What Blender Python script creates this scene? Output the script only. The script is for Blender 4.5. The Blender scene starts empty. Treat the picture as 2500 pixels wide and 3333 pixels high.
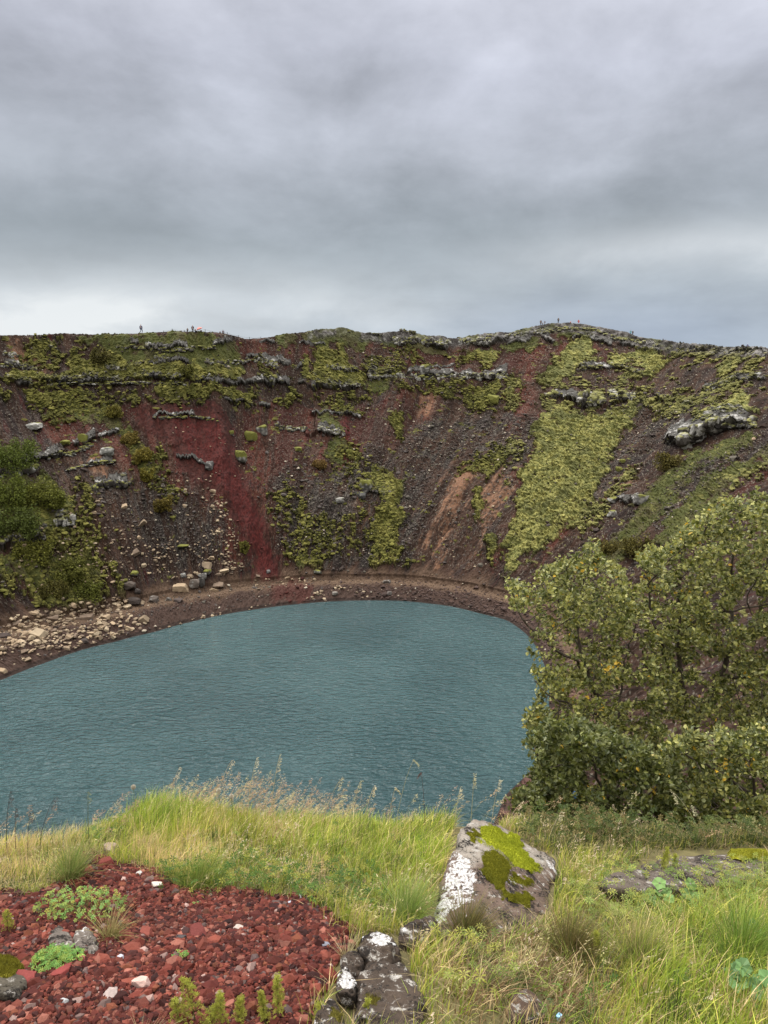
import bpy, bmesh, math
import numpy as np
from mathutils import Vector, Matrix
R = math.radians
scene = bpy.context.scene
COL = scene.collection

# ------------------------------------------------------------------ camera
F = 2407.0; CX = 1250.0; CY = 1666.5; PITCH = R(12.2)
cam_d = bpy.data.cameras.new("camera")
cam = bpy.data.objects.new("camera", cam_d); COL.objects.link(cam)
cam.location = (0, 0, 0); cam.rotation_euler = (R(90) - PITCH, 0, 0)
cam_d.sensor_fit = 'VERTICAL'; cam_d.angle = 2 * math.atan(CY / F)
cam_d.clip_start = 0.05; cam_d.clip_end = 20000
scene.camera = cam
scene.view_settings.view_transform = 'Standard'
scene.view_settings.look = 'None'
scene.view_settings.exposure = 0.0
scene.view_settings.gamma = 1.0
scene.cycles.max_bounces = 5
scene.cycles.diffuse_bounces = 2
scene.cycles.glossy_bounces = 2
scene.cycles.transparent_max_bounces = 6

CP, SP = math.cos(PITCH), math.sin(PITCH)
def proj(P):
    P = np.asarray(P, float)
    x, y, z = P[..., 0], P[..., 1], P[..., 2]
    fw = y * CP - z * SP; dn = -(z * CP + y * SP)
    fw = np.where(fw < 0.05, 0.05, fw)
    return CX + F * x / fw, CY + F * dn / fw
def ray(u, v):
    a = (u - CX) / F; b = (v - CY) / F
    return np.array([a, CP - b * SP, -SP - b * CP])
def at_z(u, v, z):
    d = ray(u, v); return d * (z / d[2])
def at_y(u, v, y):
    d = ray(u, v); return d * (y / d[1])
def at_r(u, v, r):
    d = ray(u, v); return d * (r / math.hypot(d[0], d[1]))

# ------------------------------------------------------------------ node helpers
class NG:
    def __init__(s, tree): s.t = tree; s.n = tree.nodes; s.l = tree.links
    def new(s, typ, **kw):
        n = s.n.new(typ)
        for k, v in kw.items(): setattr(n, k, v)
        return n
    def put(s, sock, v):
        if hasattr(v, 'is_linked') or isinstance(v, bpy.types.NodeSocket): s.l.new(v, sock)
        else: sock.default_value = v
    def math(s, op, a, b=0.0, c=None, clamp=False):
        n = s.new('ShaderNodeMath', operation=op, use_clamp=clamp)
        s.put(n.inputs[0], a); s.put(n.inputs[1], b)
        if c is not None: s.put(n.inputs[2], c)
        return n.outputs[0]
    def mix(s, f, a, b, mode='MIX'):
        n = s.new('ShaderNodeMix', data_type='RGBA', blend_type=mode)
        s.put(n.inputs[0], f); s.put(n.inputs[6], a); s.put(n.inputs[7], b)
        return n.outputs[2]
    def noise(s, vec, scale, detail=4, rough=0.55, dist=0.0):
        n = s.new('ShaderNodeTexNoise')
        if vec is not None: s.l.new(vec, n.inputs['Vector'])
        n.inputs['Scale'].default_value = scale; n.inputs['Detail'].default_value = detail
        n.inputs['Roughness'].default_value = rough; n.inputs['Distortion'].default_value = dist
        return n.outputs['Fac']
    def ramp(s, f, stops, interp='LINEAR'):
        n = s.new('ShaderNodeValToRGB'); n.color_ramp.interpolation = interp
        e = n.color_ramp.elements
        e[0].position = stops[0][0]; e[0].color = stops[0][1]
        e[1].position = stops[-1][0]; e[1].color = stops[-1][1]
        for p, c in stops[1:-1]:
            q = e.new(p); q.color = c
        s.put(n.inputs[0], f); return n.outputs[0]
    def smooth(s, x, a, b):
        n = s.new('ShaderNodeMapRange', interpolation_type='SMOOTHSTEP')
        s.put(n.inputs[0], x); n.inputs[1].default_value = a; n.inputs[2].default_value = b
        n.inputs[3].default_value = 0; n.inputs[4].default_value = 1
        return n.outputs[0]
def g4(v): return (v, v, v, 1)
def srgb(r, g, b):
    f = lambda c: (c / 255 / 12.92) if c / 255 <= 0.04045 else ((c / 255 + 0.055) / 1.055) ** 2.4
    return (f(r), f(g), f(b), 1)

# ------------------------------------------------------------------ world: overcast sky
SUN_EL, SUN_AZ = 56.0, -35.0           # degrees; azimuth clockwise from +Y (view direction)
world = bpy.data.worlds.new("World"); scene.world = world; world.use_nodes = True
w = NG(world.node_tree); w.n.clear()
tc = w.new('ShaderNodeTexCoord')
sep = w.new('ShaderNodeSeparateXYZ'); w.l.new(tc.outputs['Generated'], sep.inputs[0])
X, Y, Z = sep.outputs
sky = w.new('ShaderNodeTexSky', sky_type='NISHITA'); sky.sun_disc = False
sky.sun_elevation = R(SUN_EL); sky.sun_rotation = R(SUN_AZ)
zc = w.math('MAXIMUM', Z, 0.0)
den = w.math('ADD', zc, 0.16)
comb = w.new('ShaderNodeCombineXYZ')
w.put(comb.inputs[0], w.math('DIVIDE', X, den)); w.put(comb.inputs[1], w.math('DIVIDE', Y, den))
P = comb.outputs[0]
comb2 = w.new('ShaderNodeCombineXYZ')
w.put(comb2.inputs[0], w.math('MULTIPLY', X, 1.0)); w.put(comb2.inputs[1], w.math('MULTIPLY', Z, 1.7)); w.put(comb2.inputs[2], Y)
Q = comb2.outputs[0]
n1 = w.noise(P, 0.9, 5, 0.5, 0.4)
n2 = w.noise(Q, 4.0, 8, 0.56, 0.2)
n5 = w.noise(Q, 8.5, 7, 0.6, 0.25)
n3 = w.noise(P, 2.7, 5, 0.55, 0.3)
n4 = w.noise(Q, 1.1, 3, 0.5, 0.0)
az = w.math('ARCTAN2', X, Y)            # 0 ahead, + right
el = w.math('ARCSINE', Z)
wob = w.math('MULTIPLY', w.math('SUBTRACT', n2, 0.5), 0.16)
ew = w.math('ADD', el, wob)
base = w.ramp(w.math('DIVIDE', ew, R(40), clamp=True), [
    (0.0, srgb(186, 198, 210)), (0.06, srgb(184, 194, 204)), (0.12, srgb(168, 178, 187)), (0.2, srgb(156, 165, 173)),
    (0.28, srgb(166, 173, 182)), (0.38, srgb(184, 189, 200)), (0.47, srgb(198, 202, 215)),
    (0.58, srgb(208, 211, 223)), (1.0, srgb(220, 222, 230))])
def blob(a0, e0, sa, se, k=0.0):
    da = w.math('DIVIDE', w.math('SUBTRACT', az, R(a0)), R(sa))
    ee = w.math('ADD', el, w.math('MULTIPLY', wob, k))
    de = w.math('DIVIDE', w.math('SUBTRACT', ee, R(e0)), R(se))
    q = w.math('ADD', w.math('MULTIPLY', da, da), w.math('MULTIPLY', de, de))
    return w.math('EXPONENT', w.math('MULTIPLY', q, -1.0))
c = base
# soft large-scale cloud brightness variation
var = w.math('ADD', w.math('MULTIPLY', w.math('SUBTRACT', n1, 0.5), 0.65), w.math('MULTIPLY', w.math('SUBTRACT', n3, 0.5), 0.22))
var = w.math('ADD', var, w.math('MULTIPLY', w.math('SUBTRACT', n2, 0.5), 0.95))
var = w.math('ADD', var, w.math('MULTIPLY', w.math('SUBTRACT', n5, 0.5), 0.42))
var = w.math('ADD', var, 1.13)
vc = w.new('ShaderNodeVectorMath', operation='SCALE'); w.put(vc.inputs[0], c); w.put(vc.inputs[3], var)
c = vc.outputs[0]
streak = w.smooth(n2, 0.36, 0.66)
bl = w.math('MULTIPLY', blob(-19, 2.4, 19, 3.4, 0.6), w.math('ADD', w.math('MULTIPLY', streak, 0.9), 0.5), clamp=True)
c = w.mix(bl, c, srgb(246, 251, 254))
br = w.math('MULTIPLY', blob(23, 6.6, 12, 1.9, 0.4), w.math('ADD', w.math('MULTIPLY', streak, 0.5), 0.5), clamp=True)
c = w.mix(w.math('MULTIPLY', br, 1.0), c, srgb(240, 245, 250))
c = w.mix(w.math('MULTIPLY', blob(17, 1.2, 12, 2.6, 0.3), 0.6), c, srgb(160, 175, 199))
c = w.mix(w.math('MULTIPLY', blob(-27, 12.5, 5, 1.6, 0.6), 0.45), c, srgb(205, 212, 222))
c = w.mix(w.math('MULTIPLY', blob(-22, 8.5, 14, 3.2, 0.8), 0.25), c, srgb(140, 148, 155))
# overcast sky is much brighter overhead than at the horizon
zen = w.smooth(Z, 0.42, 0.95)
bk = w.smooth(Y, 0.25, -0.6)
ZEN = 5.4
c = w.mix(w.math('MULTIPLY', w.math('MAXIMUM', zen, bk), 0.8), c, srgb(208, 205, 198))
gain = w.math('ADD', 1.0, w.math('ADD', w.math('MULTIPLY', zen, ZEN), w.math('MULTIPLY', bk, 0.15)))
vs = w.new('ShaderNodeVectorMath', operation='SCALE'); w.put(vs.inputs[0], c); w.put(vs.inputs[3], gain)
bg1 = w.new('ShaderNodeBackground'); w.put(bg1.inputs[0], vs.outputs[0]); bg1.inputs[1].default_value = 0.94
bg2 = w.new('ShaderNodeBackground'); w.put(bg2.inputs[0], sky.outputs[0]); bg2.inputs[1].default_value = 0.05
mixs = w.new('ShaderNodeMixShader'); mixs.inputs[0].default_value = 0.06
w.l.new(bg1.outputs[0], mixs.inputs[1]); w.l.new(bg2.outputs[0], mixs.inputs[2])
wo = w.new('ShaderNodeOutputWorld'); w.l.new(mixs.outputs[0], wo.inputs[0])

sd = bpy.data.lights.new("sun", 'SUN'); sd.energy = 2.7; sd.angle = R(12); sd.color = (1.0, 0.95, 0.88)
sun = bpy.data.objects.new("sun", sd); COL.objects.link(sun)
sdir = Vector((math.sin(R(SUN_AZ)) * math.cos(R(SUN_EL)), math.cos(R(SUN_AZ)) * math.cos(R(SUN_EL)), math.sin(R(SUN_EL))))
sun.rotation_euler = sdir.to_track_quat('Z', 'Y').to_euler()

# ------------------------------------------------------------------ numpy helpers
rng = np.random.default_rng(7)
TAB = rng.random((512, 512)).astype(np.float32)
def vn(x, y):
    xi = np.floor(x).astype(np.int64); yi = np.floor(y).astype(np.int64)
    fx = (x - xi); fy = (y - yi)
    fx = fx * fx * (3 - 2 * fx); fy = fy * fy * (3 - 2 * fy)
    x0 = xi & 511; x1 = (xi + 1) & 511; y0 = yi & 511; y1 = (yi + 1) & 511
    a = TAB[y0, x0]; b = TAB[y0, x1]; c_ = TAB[y1, x0]; d = TAB[y1, x1]
    return (a + (b - a) * fx) * (1 - fy) + (c_ + (d - c_) * fx) * fy
def fbm(x, y, o=4, g=0.5, seed=0):
    s = 0; amp = 1; tot = 0
    x = np.asarray(x, float) + seed * 17.31; y = np.asarray(y, float) + seed * 9.77
    for i in range(o):
        ca, sa = math.cos(i * 0.6), math.sin(i * 0.6)
        s = s + amp * vn(x * ca - y * sa + i * 31.7, x * sa + y * ca + i * 11.3); tot += amp
        amp *= g; x = x * 2.03; y = y * 2.03
    return s / tot
def n3d(P, sc, o=3, seed=0):
    x, y, z = P[..., 0] * sc, P[..., 1] * sc, P[..., 2] * sc
    return (fbm(x + 0.37 * z, y - 0.51 * z, o, .5, seed) + fbm(y + 0.43 * x, z - 0.29 * x, o, .5, seed + 3) + fbm(z + 0.31 * y, x + 0.47 * y, o, .5, seed + 5)) / 3
def sstep(x, a, b):
    t = np.clip((x - a) / (b - a), 0, 1); return t * t * (3 - 2 * t)
def inpoly(u, v, poly):
    poly = np.asarray(poly, float)
    m = np.zeros(u.shape, bool)
    bb = (u >= poly[:, 0].min()) & (u <= poly[:, 0].max()) & (v >= poly[:, 1].min()) & (v <= poly[:, 1].max())
    idx = np.nonzero(bb.ravel())[0]
    if len(idx) == 0: return m
    uu = u.ravel()[idx]; vv = v.ravel()[idx]; r = np.zeros(len(idx), bool)
    n = len(poly)
    for i in range(n):
        x0, y0 = poly[i]; x1, y1 = poly[(i + 1) % n]
        if y0 == y1: continue
        c_ = (y0 > vv) != (y1 > vv)
        r ^= c_ & (uu < (x1 - x0) * (vv - y0) / (y1 - y0) + x0)
    m.ravel()[idx] = r
    return m

def mesh_np(name, verts, faces, mat, color=None, parent=None, smooth=False, attrs=None):
    me = bpy.data.meshes.new(name)
    verts = np.asarray(verts, np.float32).reshape(-1, 3)
    if isinstance(faces, np.ndarray): groups = [faces]
    else: groups = [f for f in faces if len(f)]
    me.vertices.add(len(verts)); me.vertices.foreach_set('co', verts.ravel())
    nl = sum(f.size for f in groups); nf = sum(len(f) for f in groups)
    me.loops.add(nl); me.polygons.add(nf)
    me.loops.foreach_set('vertex_index', np.concatenate([f.ravel() for f in groups]).astype(np.int32))
    starts = []; o = 0
    for f in groups:
        k = f.shape[1]; starts.append(o + np.arange(len(f)) * k); o += f.size
    me.polygons.foreach_set('loop_start', np.concatenate(starts).astype(np.int32))
    if smooth: me.polygons.foreach_set('use_smooth', np.ones(nf, bool))
    else: me.polygons.foreach_set('use_smooth', np.zeros(nf, bool))
    me.update(calc_edges=True)
    if color is not None:
        a = me.color_attributes.new('Col', 'FLOAT_COLOR', 'POINT')
        c_ = np.ones((len(verts), 4), np.float32); c_[:, :3] = color
        a.data.foreach_set('color', c_.ravel())
    for k, vv in (attrs or {}).items():
        a = me.attributes.new(k, 'FLOAT', 'POINT'); a.data.foreach_set('value', np.asarray(vv, np.float32).ravel())
    if mat: me.materials.append(mat)
    o = bpy.data.objects.new(name, me); COL.objects.link(o)
    if parent is not None: o.parent = parent
    return o
def tag(o, label=None, cat=None, group=None, kind=None):
    if label: o['label'] = label
    if cat: o['category'] = cat
    if group: o['group'] = group
    if kind: o['kind'] = kind
    return o
def empty(name, loc=(0, 0, 0), rz=0):
    o = bpy.data.objects.new(name, None); COL.objects.link(o); o.location = loc; o.rotation_euler = (0, 0, rz)
    o.empty_display_size = 0.1
    return o
def grid_faces(nr, nc, wrap=False):
    i = np.arange(nr - 1)[:, None]; j = np.arange(nc if wrap else nc - 1)[None, :]
    j2 = (j + 1) % nc
    return np.stack([i * nc + j, i * nc + j2, (i + 1) * nc + j2, (i + 1) * nc + j], -1).reshape(-1, 4)

def mat_vc(name, rough=0.9, noise_scale=8.0, amt=0.25, bump=0.0, bscale=30.0, transl=0.0, spec=0.25, coords='Object'):
    """vertex-colour albedo broken up by procedural noise"""
    m = bpy.data.materials.new(name); m.use_nodes = True
    g = NG(m.node_tree); g.n.clear()
    at = g.new('ShaderNodeAttribute', attribute_name='Col'); tcn = g.new('ShaderNodeTexCoord')
    vec = tcn.outputs[coords]
    nn = g.noise(vec, noise_scale, 4, 0.6)
    f = g.math('ADD', g.math('MULTIPLY', g.math('SUBTRACT', nn, 0.5), amt * 2), 1.0)
    vm = g.new('ShaderNodeVectorMath', operation='SCALE'); g.put(vm.inputs[0], at.outputs['Color']); g.put(vm.inputs[3], f)
    p = g.new('ShaderNodeBsdfPrincipled'); g.put(p.inputs['Base Color'], vm.outputs[0])
    p.inputs['Roughness'].default_value = rough; p.inputs['Specular IOR Level'].default_value = spec
    if bump:
        b = g.new('ShaderNodeBump'); b.inputs['Strength'].default_value = bump; b.inputs['Distance'].default_value = 0.4 / bscale
        g.put(b.inputs['Height'], g.noise(vec, bscale, 5, 0.65)); g.l.new(b.outputs[0], p.inputs['Normal'])
    out = g.new('ShaderNodeOutputMaterial'); sh = p.outputs[0]
    if transl:
        t = g.new('ShaderNodeBsdfTranslucent'); g.put(t.inputs[0], vm.outputs[0])
        mx = g.new('ShaderNodeMixShader'); mx.inputs[0].default_value = transl
        g.l.new(p.outputs[0], mx.inputs[1]); g.l.new(t.outputs[0], mx.inputs[2]); sh = mx.outputs[0]
    g.l.new(sh, out.inputs[0])
    return m
def ico(sub):
    bm = bmesh.new(); bmesh.ops.create_icosphere(bm, subdivisions=sub, radius=1.0)
    v = np.array([x.co[:] for x in bm.verts]); f = np.array([[q.index for q in p.verts] for p in bm.faces]); bm.free()
    return v, f
ICO = {s: ico(s) for s in (1, 2, 3, 4, 5, 6)}
# ------------------------------------------------------------------ crater terrain
LAKE_Z = -46.0
CC = np.array([-22.0, 92.0])
shore_px = [(0, 2216), (154, 2155), (272, 2114), (379, 2088), (512, 2055), (666, 2014), (830, 1984), (954, 1968), (1159, 1955),
            (1312, 1956), (1466, 1973), (1568, 1998), (1650, 2018), (1715, 2065), (1765, 2150), (1785, 2280), (1775, 2400),
            (1735, 2500), (1690, 2545), (1640, 2590)]
shore_w = [tuple(at_z(u, v, LAKE_Z)[:2]) for u, v in shore_px] + [(5, 56), (-20, 46), (-48, 48), (-66, 62), (-68, 82)]
rim_px = [(-120, 1092, 172), (0, 1092, 175), (130, 1091, 177), (210, 1084, 177), (300, 1089, 178), (455, 1086, 178), (560, 1079, 178), (700, 1082, 180),
          (770, 1095, 182), (800, 1104, 184), (870, 1100, 188), (930, 1088, 190), (1000, 1080, 192), (1060, 1076, 194), (1110, 1066, 196),
          (1140, 1076, 197), (1200, 1084, 198), (1260, 1087, 200), (1310, 1080, 202), (1340, 1088, 203), (1400, 1098, 205), (1500, 1102, 207),
          (1560, 1091, 209), (1650, 1086, 211), (1700, 1075, 213), (1760, 1060, 214), (1820, 1055, 215), (1880, 1053, 215), (1940, 1065, 214),
          (2000, 1078, 212), (2060, 1092, 210), (2120, 1105, 207), (2200, 1114, 203), (2290, 1127, 197), (2350, 1132, 193), (2420, 1135, 188),
          (2500, 1135, 181), (2600, 1140, 174)]
rim_w = [tuple(at_r(u, v, r)) for u, v, r in rim_px] + [(97, 128, -2), (90, 85, -3), (62, 38, -2), (28, 9, -2), (3, 4, -3.4), (-20, 1, -2.5),
         (-60, 12, 0), (-98, 45, 2), (-110, 90, 3), (-100, 132, 3)]
def polar(pts):
    q = np.array([p[:2] for p in pts]) - CC
    return np.degrees(np.arctan2(q[:, 1], q[:, 0])) % 360, np.hypot(q[:, 0], q[:, 1])
def per(phi, a, val):
    o = np.argsort(a); return np.interp(phi, a[o], np.asarray(val)[o], period=360)
sa_, sr_ = polar(shore_w); ra_, rr_ = polar(rim_w); rz_ = [p[2] for p in rim_w]
vis = np.concatenate([np.linspace(-60, 0, 320, endpoint=False), np.linspace(0, 40, 420, endpoint=False), np.linspace(40, 145, 1650, endpoint=False),
                      np.linspace(145, 185, 420, endpoint=False), np.linspace(185, 300, 240, endpoint=False)])
PH = vis % 360
fine = np.linspace(0, 360, 3600, endpoint=False)
def smoothper(a, v, wdt):
    y = per(fine, a, v); k = np.exp(-0.5 * (np.arange(-3 * wdt, 3 * wdt + 1) / wdt) ** 2); k /= k.sum()
    yy = np.concatenate([y[-3 * wdt:], y, y[:3 * wdt]]); return np.convolve(yy, k, 'valid')
shoreR = smoothper(sa_, sr_, 12); rimR = smoothper(ra_, rr_, 12); rimZ = smoothper(ra_, rz_, 3)
ip = lambda arr: np.interp(PH, fine, arr, period=360)
Rs, Rr, Zr = ip(shoreR), ip(rimR), ip(rimZ)
bw = per(PH, np.array([0, 60, 100, 120, 145, 165, 185, 250, 320]), [5, 7, 8, 8.5, 8, 12, 12, 6, 5])
bz = per(PH, np.array([0, 60, 100, 120, 145, 165, 185, 250, 320]), [2.5, 3.2, 3.8, 4.0, 4.2, 5.5, 5.5, 4, 3])
u_under = np.linspace(-1, 0, 12, endpoint=False); u_b = np.linspace(0, 1, 80, endpoint=False); u_s = np.linspace(0, 1, 400, endpoint=False)
u_o = np.linspace(0, 1, 40) ** 2.2
nr, nc = 12 + 80 + 400 + 40, len(PH)
RAD = np.zeros((nr, nc)); HZ = np.zeros((nr, nc))
k = 0
for t in u_under:
    RAD[k] = Rs + 12 * t; HZ[k] = LAKE_Z + 5 * t; k += 1
for t in u_b:
    RAD[k] = Rs + bw * t
    g = 0.72 * sstep(t, -0.35, 0.62) * 1.0 + 0.28 * sstep(t, 0.8, 1.12)
    g = (g - 0.72 * sstep(0, -0.35, 0.62)) / (1 - 0.72 * sstep(0, -0.35, 0.62))
    HZ[k] = LAKE_Z + bz * g; k += 1
for t in u_s:
    RAD[k] = Rs + bw + (Rr - Rs - bw) * t
    g = t + 0.035 * np.sin(2 * math.pi * t) * 1.0 - 0.02 * math.sin(math.pi * t)
    g = g if t < 0.9 else g
    HZ[k] = LAKE_Z + bz + (Zr - LAKE_Z - bz) * g; k += 1
for t in u_o:
    RAD[k] = Rr + t * 150
    HZ[k] = Zr + (-28 - Zr) * sstep(t, -0.25, 0.75) + (28 + Zr) * sstep(0, -0.25, 0.75) * (1 - t); k += 1
S_ = (RAD - Rs[None])                      # metres outward from the shore
cph, sph = np.cos(np.radians(PH)), np.sin(np.radians(PH))
TX = CC[0] + RAD * cph; TY = CC[1] + RAD * sph; TZ = HZ.copy()
A_ = np.radians(vis)[None] * 80 + 0 * RAD      # arc coordinate in metres
T_ = np.clip((RAD - (Rs + bw)[None]) / (Rr - Rs - bw)[None], -1, 2)   # 0 bench .. 1 rim
U, V = proj(np.stack([TX, TY, TZ], -1))
onwall = (T_ > 0) & (T_ <= 1.0)
# warped photo-space coordinates: ragged borders of the moss and scree fields
wu = (fbm(A_ * .25, S_ * .18, 4, .55, 1) - .5) * 60 + (fbm(A_ * 1.2, S_ * 1.2, 3, .6, 2) - .5) * 34
wv = (fbm(A_ * .22, S_ * .22, 4, .55, 3) - .5) * 56 + (fbm(A_ * 1.2, S_ * 2.0, 3, .6, 4) - .5) * 26
UW, VW = U + wu, V + wv
warps = [((fbm(A_ * .5, S_ * .3, 2, .6, 60 + i) - .5) * 70, (fbm(A_ * .5, S_ * .5, 2, .6, 70 + i) - .5) * 60) for i in range(3)]
def region(polys, k=1.0):
    """soft 0..1 membership: the average of several differently warped outlines"""
    m = np.zeros(U.shape, np.float32)
    for a_, b_ in warps:
        q = np.zeros(U.shape, bool)
        for p in polys: q |= inpoly(U + wu * k + a_ * k, V + wv * k + b_ * k, p)
        m += q / 3.0
    return m
MOSS = [  # bright yellow-green moss fields
 [(1750,1335),(1830,1310),(1900,1350),(1990,1330),(2085,1285),(2075,1345),(2005,1430),(1975,1530),(1885,1690),(1800,1760),(1720,1810),(1660,1862),(1648,1820),(1672,1700),(1695,1600),(1715,1510),(1742,1450),(1733,1380)],
 [(1850,1092),(1935,1105),(1922,1170),(1905,1205),(1880,1190),(1850,1215),(1800,1250),(1768,1232),(1800,1190),(1832,1150)],
 [(1990,1140),(2180,1140),(2172,1175),(2140,1200),(2120,1240),(2095,1225),(2100,1195),(2060,1190),(2000,1210),(1965,1180)],
 [(2320,1212),(2412,1160),(2428,1178),(2345,1230)], [(2290,1265),(2380,1230),(2445,1200),(2440,1215),(2370,1255),(2300,1290)],
 [(2270,1362),(2330,1330),(2440,1285),(2440,1320),(2480,1340),(2380,1352),(2290,1380)],
 [(1030,1122),(1072,1122),(1076,1150),(1095,1165),(1100,1128),(1125,1130),(1132,1178),(1168,1230),(1175,1255),(1090,1250),(1010,1240),(1020,1165)],
 [(978,1155),(1003,1160),(1008,1240),(975,1240)],
 [(1440,1148),(1640,1140),(1628,1170),(1600,1205),(1570,1205),(1550,1165),(1530,1175),(1510,1182),(1490,1160)],
 [(120,1098),(200,1140),(260,1170),(300,1150),(420,1180),(560,1190),(700,1195),(785,1215),(780,1238),(560,1244),(300,1238),(180,1220),(240,1200),(190,1165),(130,1125)],
 [(0,1215),(60,1205),(170,1225),(280,1238),(120,1245),(0,1232)],
 [(500,1262),(700,1268),(830,1285),(820,1312),(660,1300),(480,1290)], [(80,1290),(200,1280),(200,1310),(100,1315)],
 [(1535,1255),(1570,1240),(1630,1240),(1625,1300),(1560,1325),(1540,1300)],
 [(1225,1530),(1290,1540),(1308,1620),(1312,1690),(1290,1750),(1292,1800),(1215,1800),(1212,1720),(1240,1660),(1238,1600),(1215,1570)],
 [(1280,1358),(1305,1362),(1305,1420),(1282,1420)],
 [(1540,1595),(1575,1590),(1570,1650),(1545,1700),(1530,1690)], [(1590,1740),(1625,1745),(1612,1830),(1580,1820)],
 [(905,1790),(960,1800),(1040,1810),(1040,1850),(980,1840),(930,1830)], [(1210,1800),(1300,1810),(1320,1845),(1220,1850)],
 [(1690,1225),(1700,1250),(1660,1300),(1640,1290)],
 [(1130,1310),(1165,1320),(1170,1345),(1120,1345)], [(1590,1285),(1632,1290),(1620,1315),(1590,1312)],
]
MOSSB = [  # broken moss: pillows with rock and soil between
 [(60,1150),(140,1210),(250,1235),(420,1240),(600,1240),(560,1190),(400,1180),(300,1150),(240,1110),(110,1100)],
 [(0,1260),(100,1250),(330,1270),(420,1260),(840,1270),(845,1330),(640,1320),(420,1330),(330,1370),(150,1380),(60,1320),(0,1290)],
 [(1180,1160),(1330,1155),(1400,1200),(1250,1240),(1180,1230)], [(1310,1250),(1640,1255),(1600,1330),(1530,1320),(1300,1290)],
 [(800,1130),(900,1180),(940,1240),(900,1260),(830,1240)], [(930,1270),(1010,1290),(980,1330),(900,1320)],
 [(1020,1260),(1190,1270),(1180,1345),(1100,1340),(1040,1300)],
 [(1780,1230),(1960,1200),(1975,1240),(1960,1310),(1900,1345),(1790,1330),(1750,1300)], [(1980,1190),(2110,1230),(2100,1290),(2000,1320),(1975,1270)],
 [(2080,1280),(2240,1240),(2320,1280),(2480,1180),(2500,1180),(2500,1300),(2400,1290),(2290,1350),(2160,1350),(2080,1330)],
 [(2200,1130),(2500,1140),(2500,1200),(2420,1170),(2280,1200),(2190,1180)],
 [(1650,1240),(1700,1240),(1690,1330),(1640,1330)],
 [(880,1600),(960,1590),(1010,1680),(1090,1700),(1210,1650),(1220,1800),(1040,1830),(920,1800),(890,1700)],
 [(1110,1400),(1210,1500),(1240,1600),(1160,1620),(1110,1540)], [(1200,1640),(1300,1640),(1330,1850),(1210,1860)],
 [(400,1430),(520,1480),(560,1560),(620,1600),(580,1650),(500,1590),(420,1520)],
 [(1860,1700),(2000,1560),(2060,1490),(2100,1500),(2000,1650),(1900,1780)], [(2300,1600),(2500,1450),(2500,1540),(2330,1650)],
 [(0,1600),(300,1560),(330,1760),(430,1960),(300,1990),(0,1950)], [(1500,1480),(1700,1430),(1690,1560),(1600,1560),(1480,1560)],
]
GREEN = [  # darker grass and heath green
 [(250,1100),(560,1088),(780,1100),(795,1150),(785,1215),(700,1200),(430,1190),(330,1160),(270,1130)],
 [(2445,1400),(2430,1450),(2280,1535),(2160,1650),(2060,1760),(1990,1840),(1920,1860),(2000,1740),(2080,1620),(2200,1510),(2330,1425)],
 [(880,1092),(1110,1075),(1160,1090),(1330,1110),(1480,1140),(1650,1125),(1800,1095),(1850,1075),(1950,1085),(1960,1100),(1830,1110),(1700,1150),(1560,1158),(1440,1150),(1270,1130),(1060,1125),(900,1112)],
 [(1030,1330),(1075,1330),(1110,1385),(1112,1405),(1085,1395),(1050,1370)], [(1058,1425),(1118,1425),(1108,1470),(1098,1505),(1080,1480)],
 [(1190,1240),(1300,1232),(1310,1255),(1240,1268),(1190,1255)], [(1735,1325),(1830,1305),(1840,1330),(1780,1350)],
 [(350,1320),(400,1340),(420,1400),(480,1460),(520,1530),(500,1570),(440,1510),(400,1430),(360,1380)],
 [(0,1460),(60,1430),(110,1450),(100,1520),(40,1560),(0,1550)], [(0,1560),(150,1550),(240,1620),(230,1700),(130,1760),(0,1770)],
 [(0,1790),(120,1770),(230,1800),(320,1860),(300,1950),(180,1960),(80,1880),(0,1850)],
 [(2100,1750),(2300,1560),(2500,1430),(2500,1480),(2350,1620),(2200,1760)],
 [(200,1320),(400,1320),(430,1350),(300,1380),(230,1350)],
 [(960,1800),(1020,1805),(1010,1870),(960,1860)],[(1290,1545),(1310,1560),(1312,1700),(1300,1700)],[(1700,1770),(1740,1760),(1700,1840),(1650,1870),(1640,1850)],
]
RED = [  # deep red cinder
 [(420,1350),(560,1316),(700,1332),(760,1400),(800,1500),(838,1620),(872,1740),(900,1820),(930,1872),(820,1876),(808,1800),(775,1700),(705,1600),(610,1535),(530,1450),(465,1395)],
 [(1108,1345),(1128,1350),(1140,1440),(1120,1500),(1098,1500),(1115,1430)], [(880,1900),(1000,1895),(1010,1950),(900,1965)],
]
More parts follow.
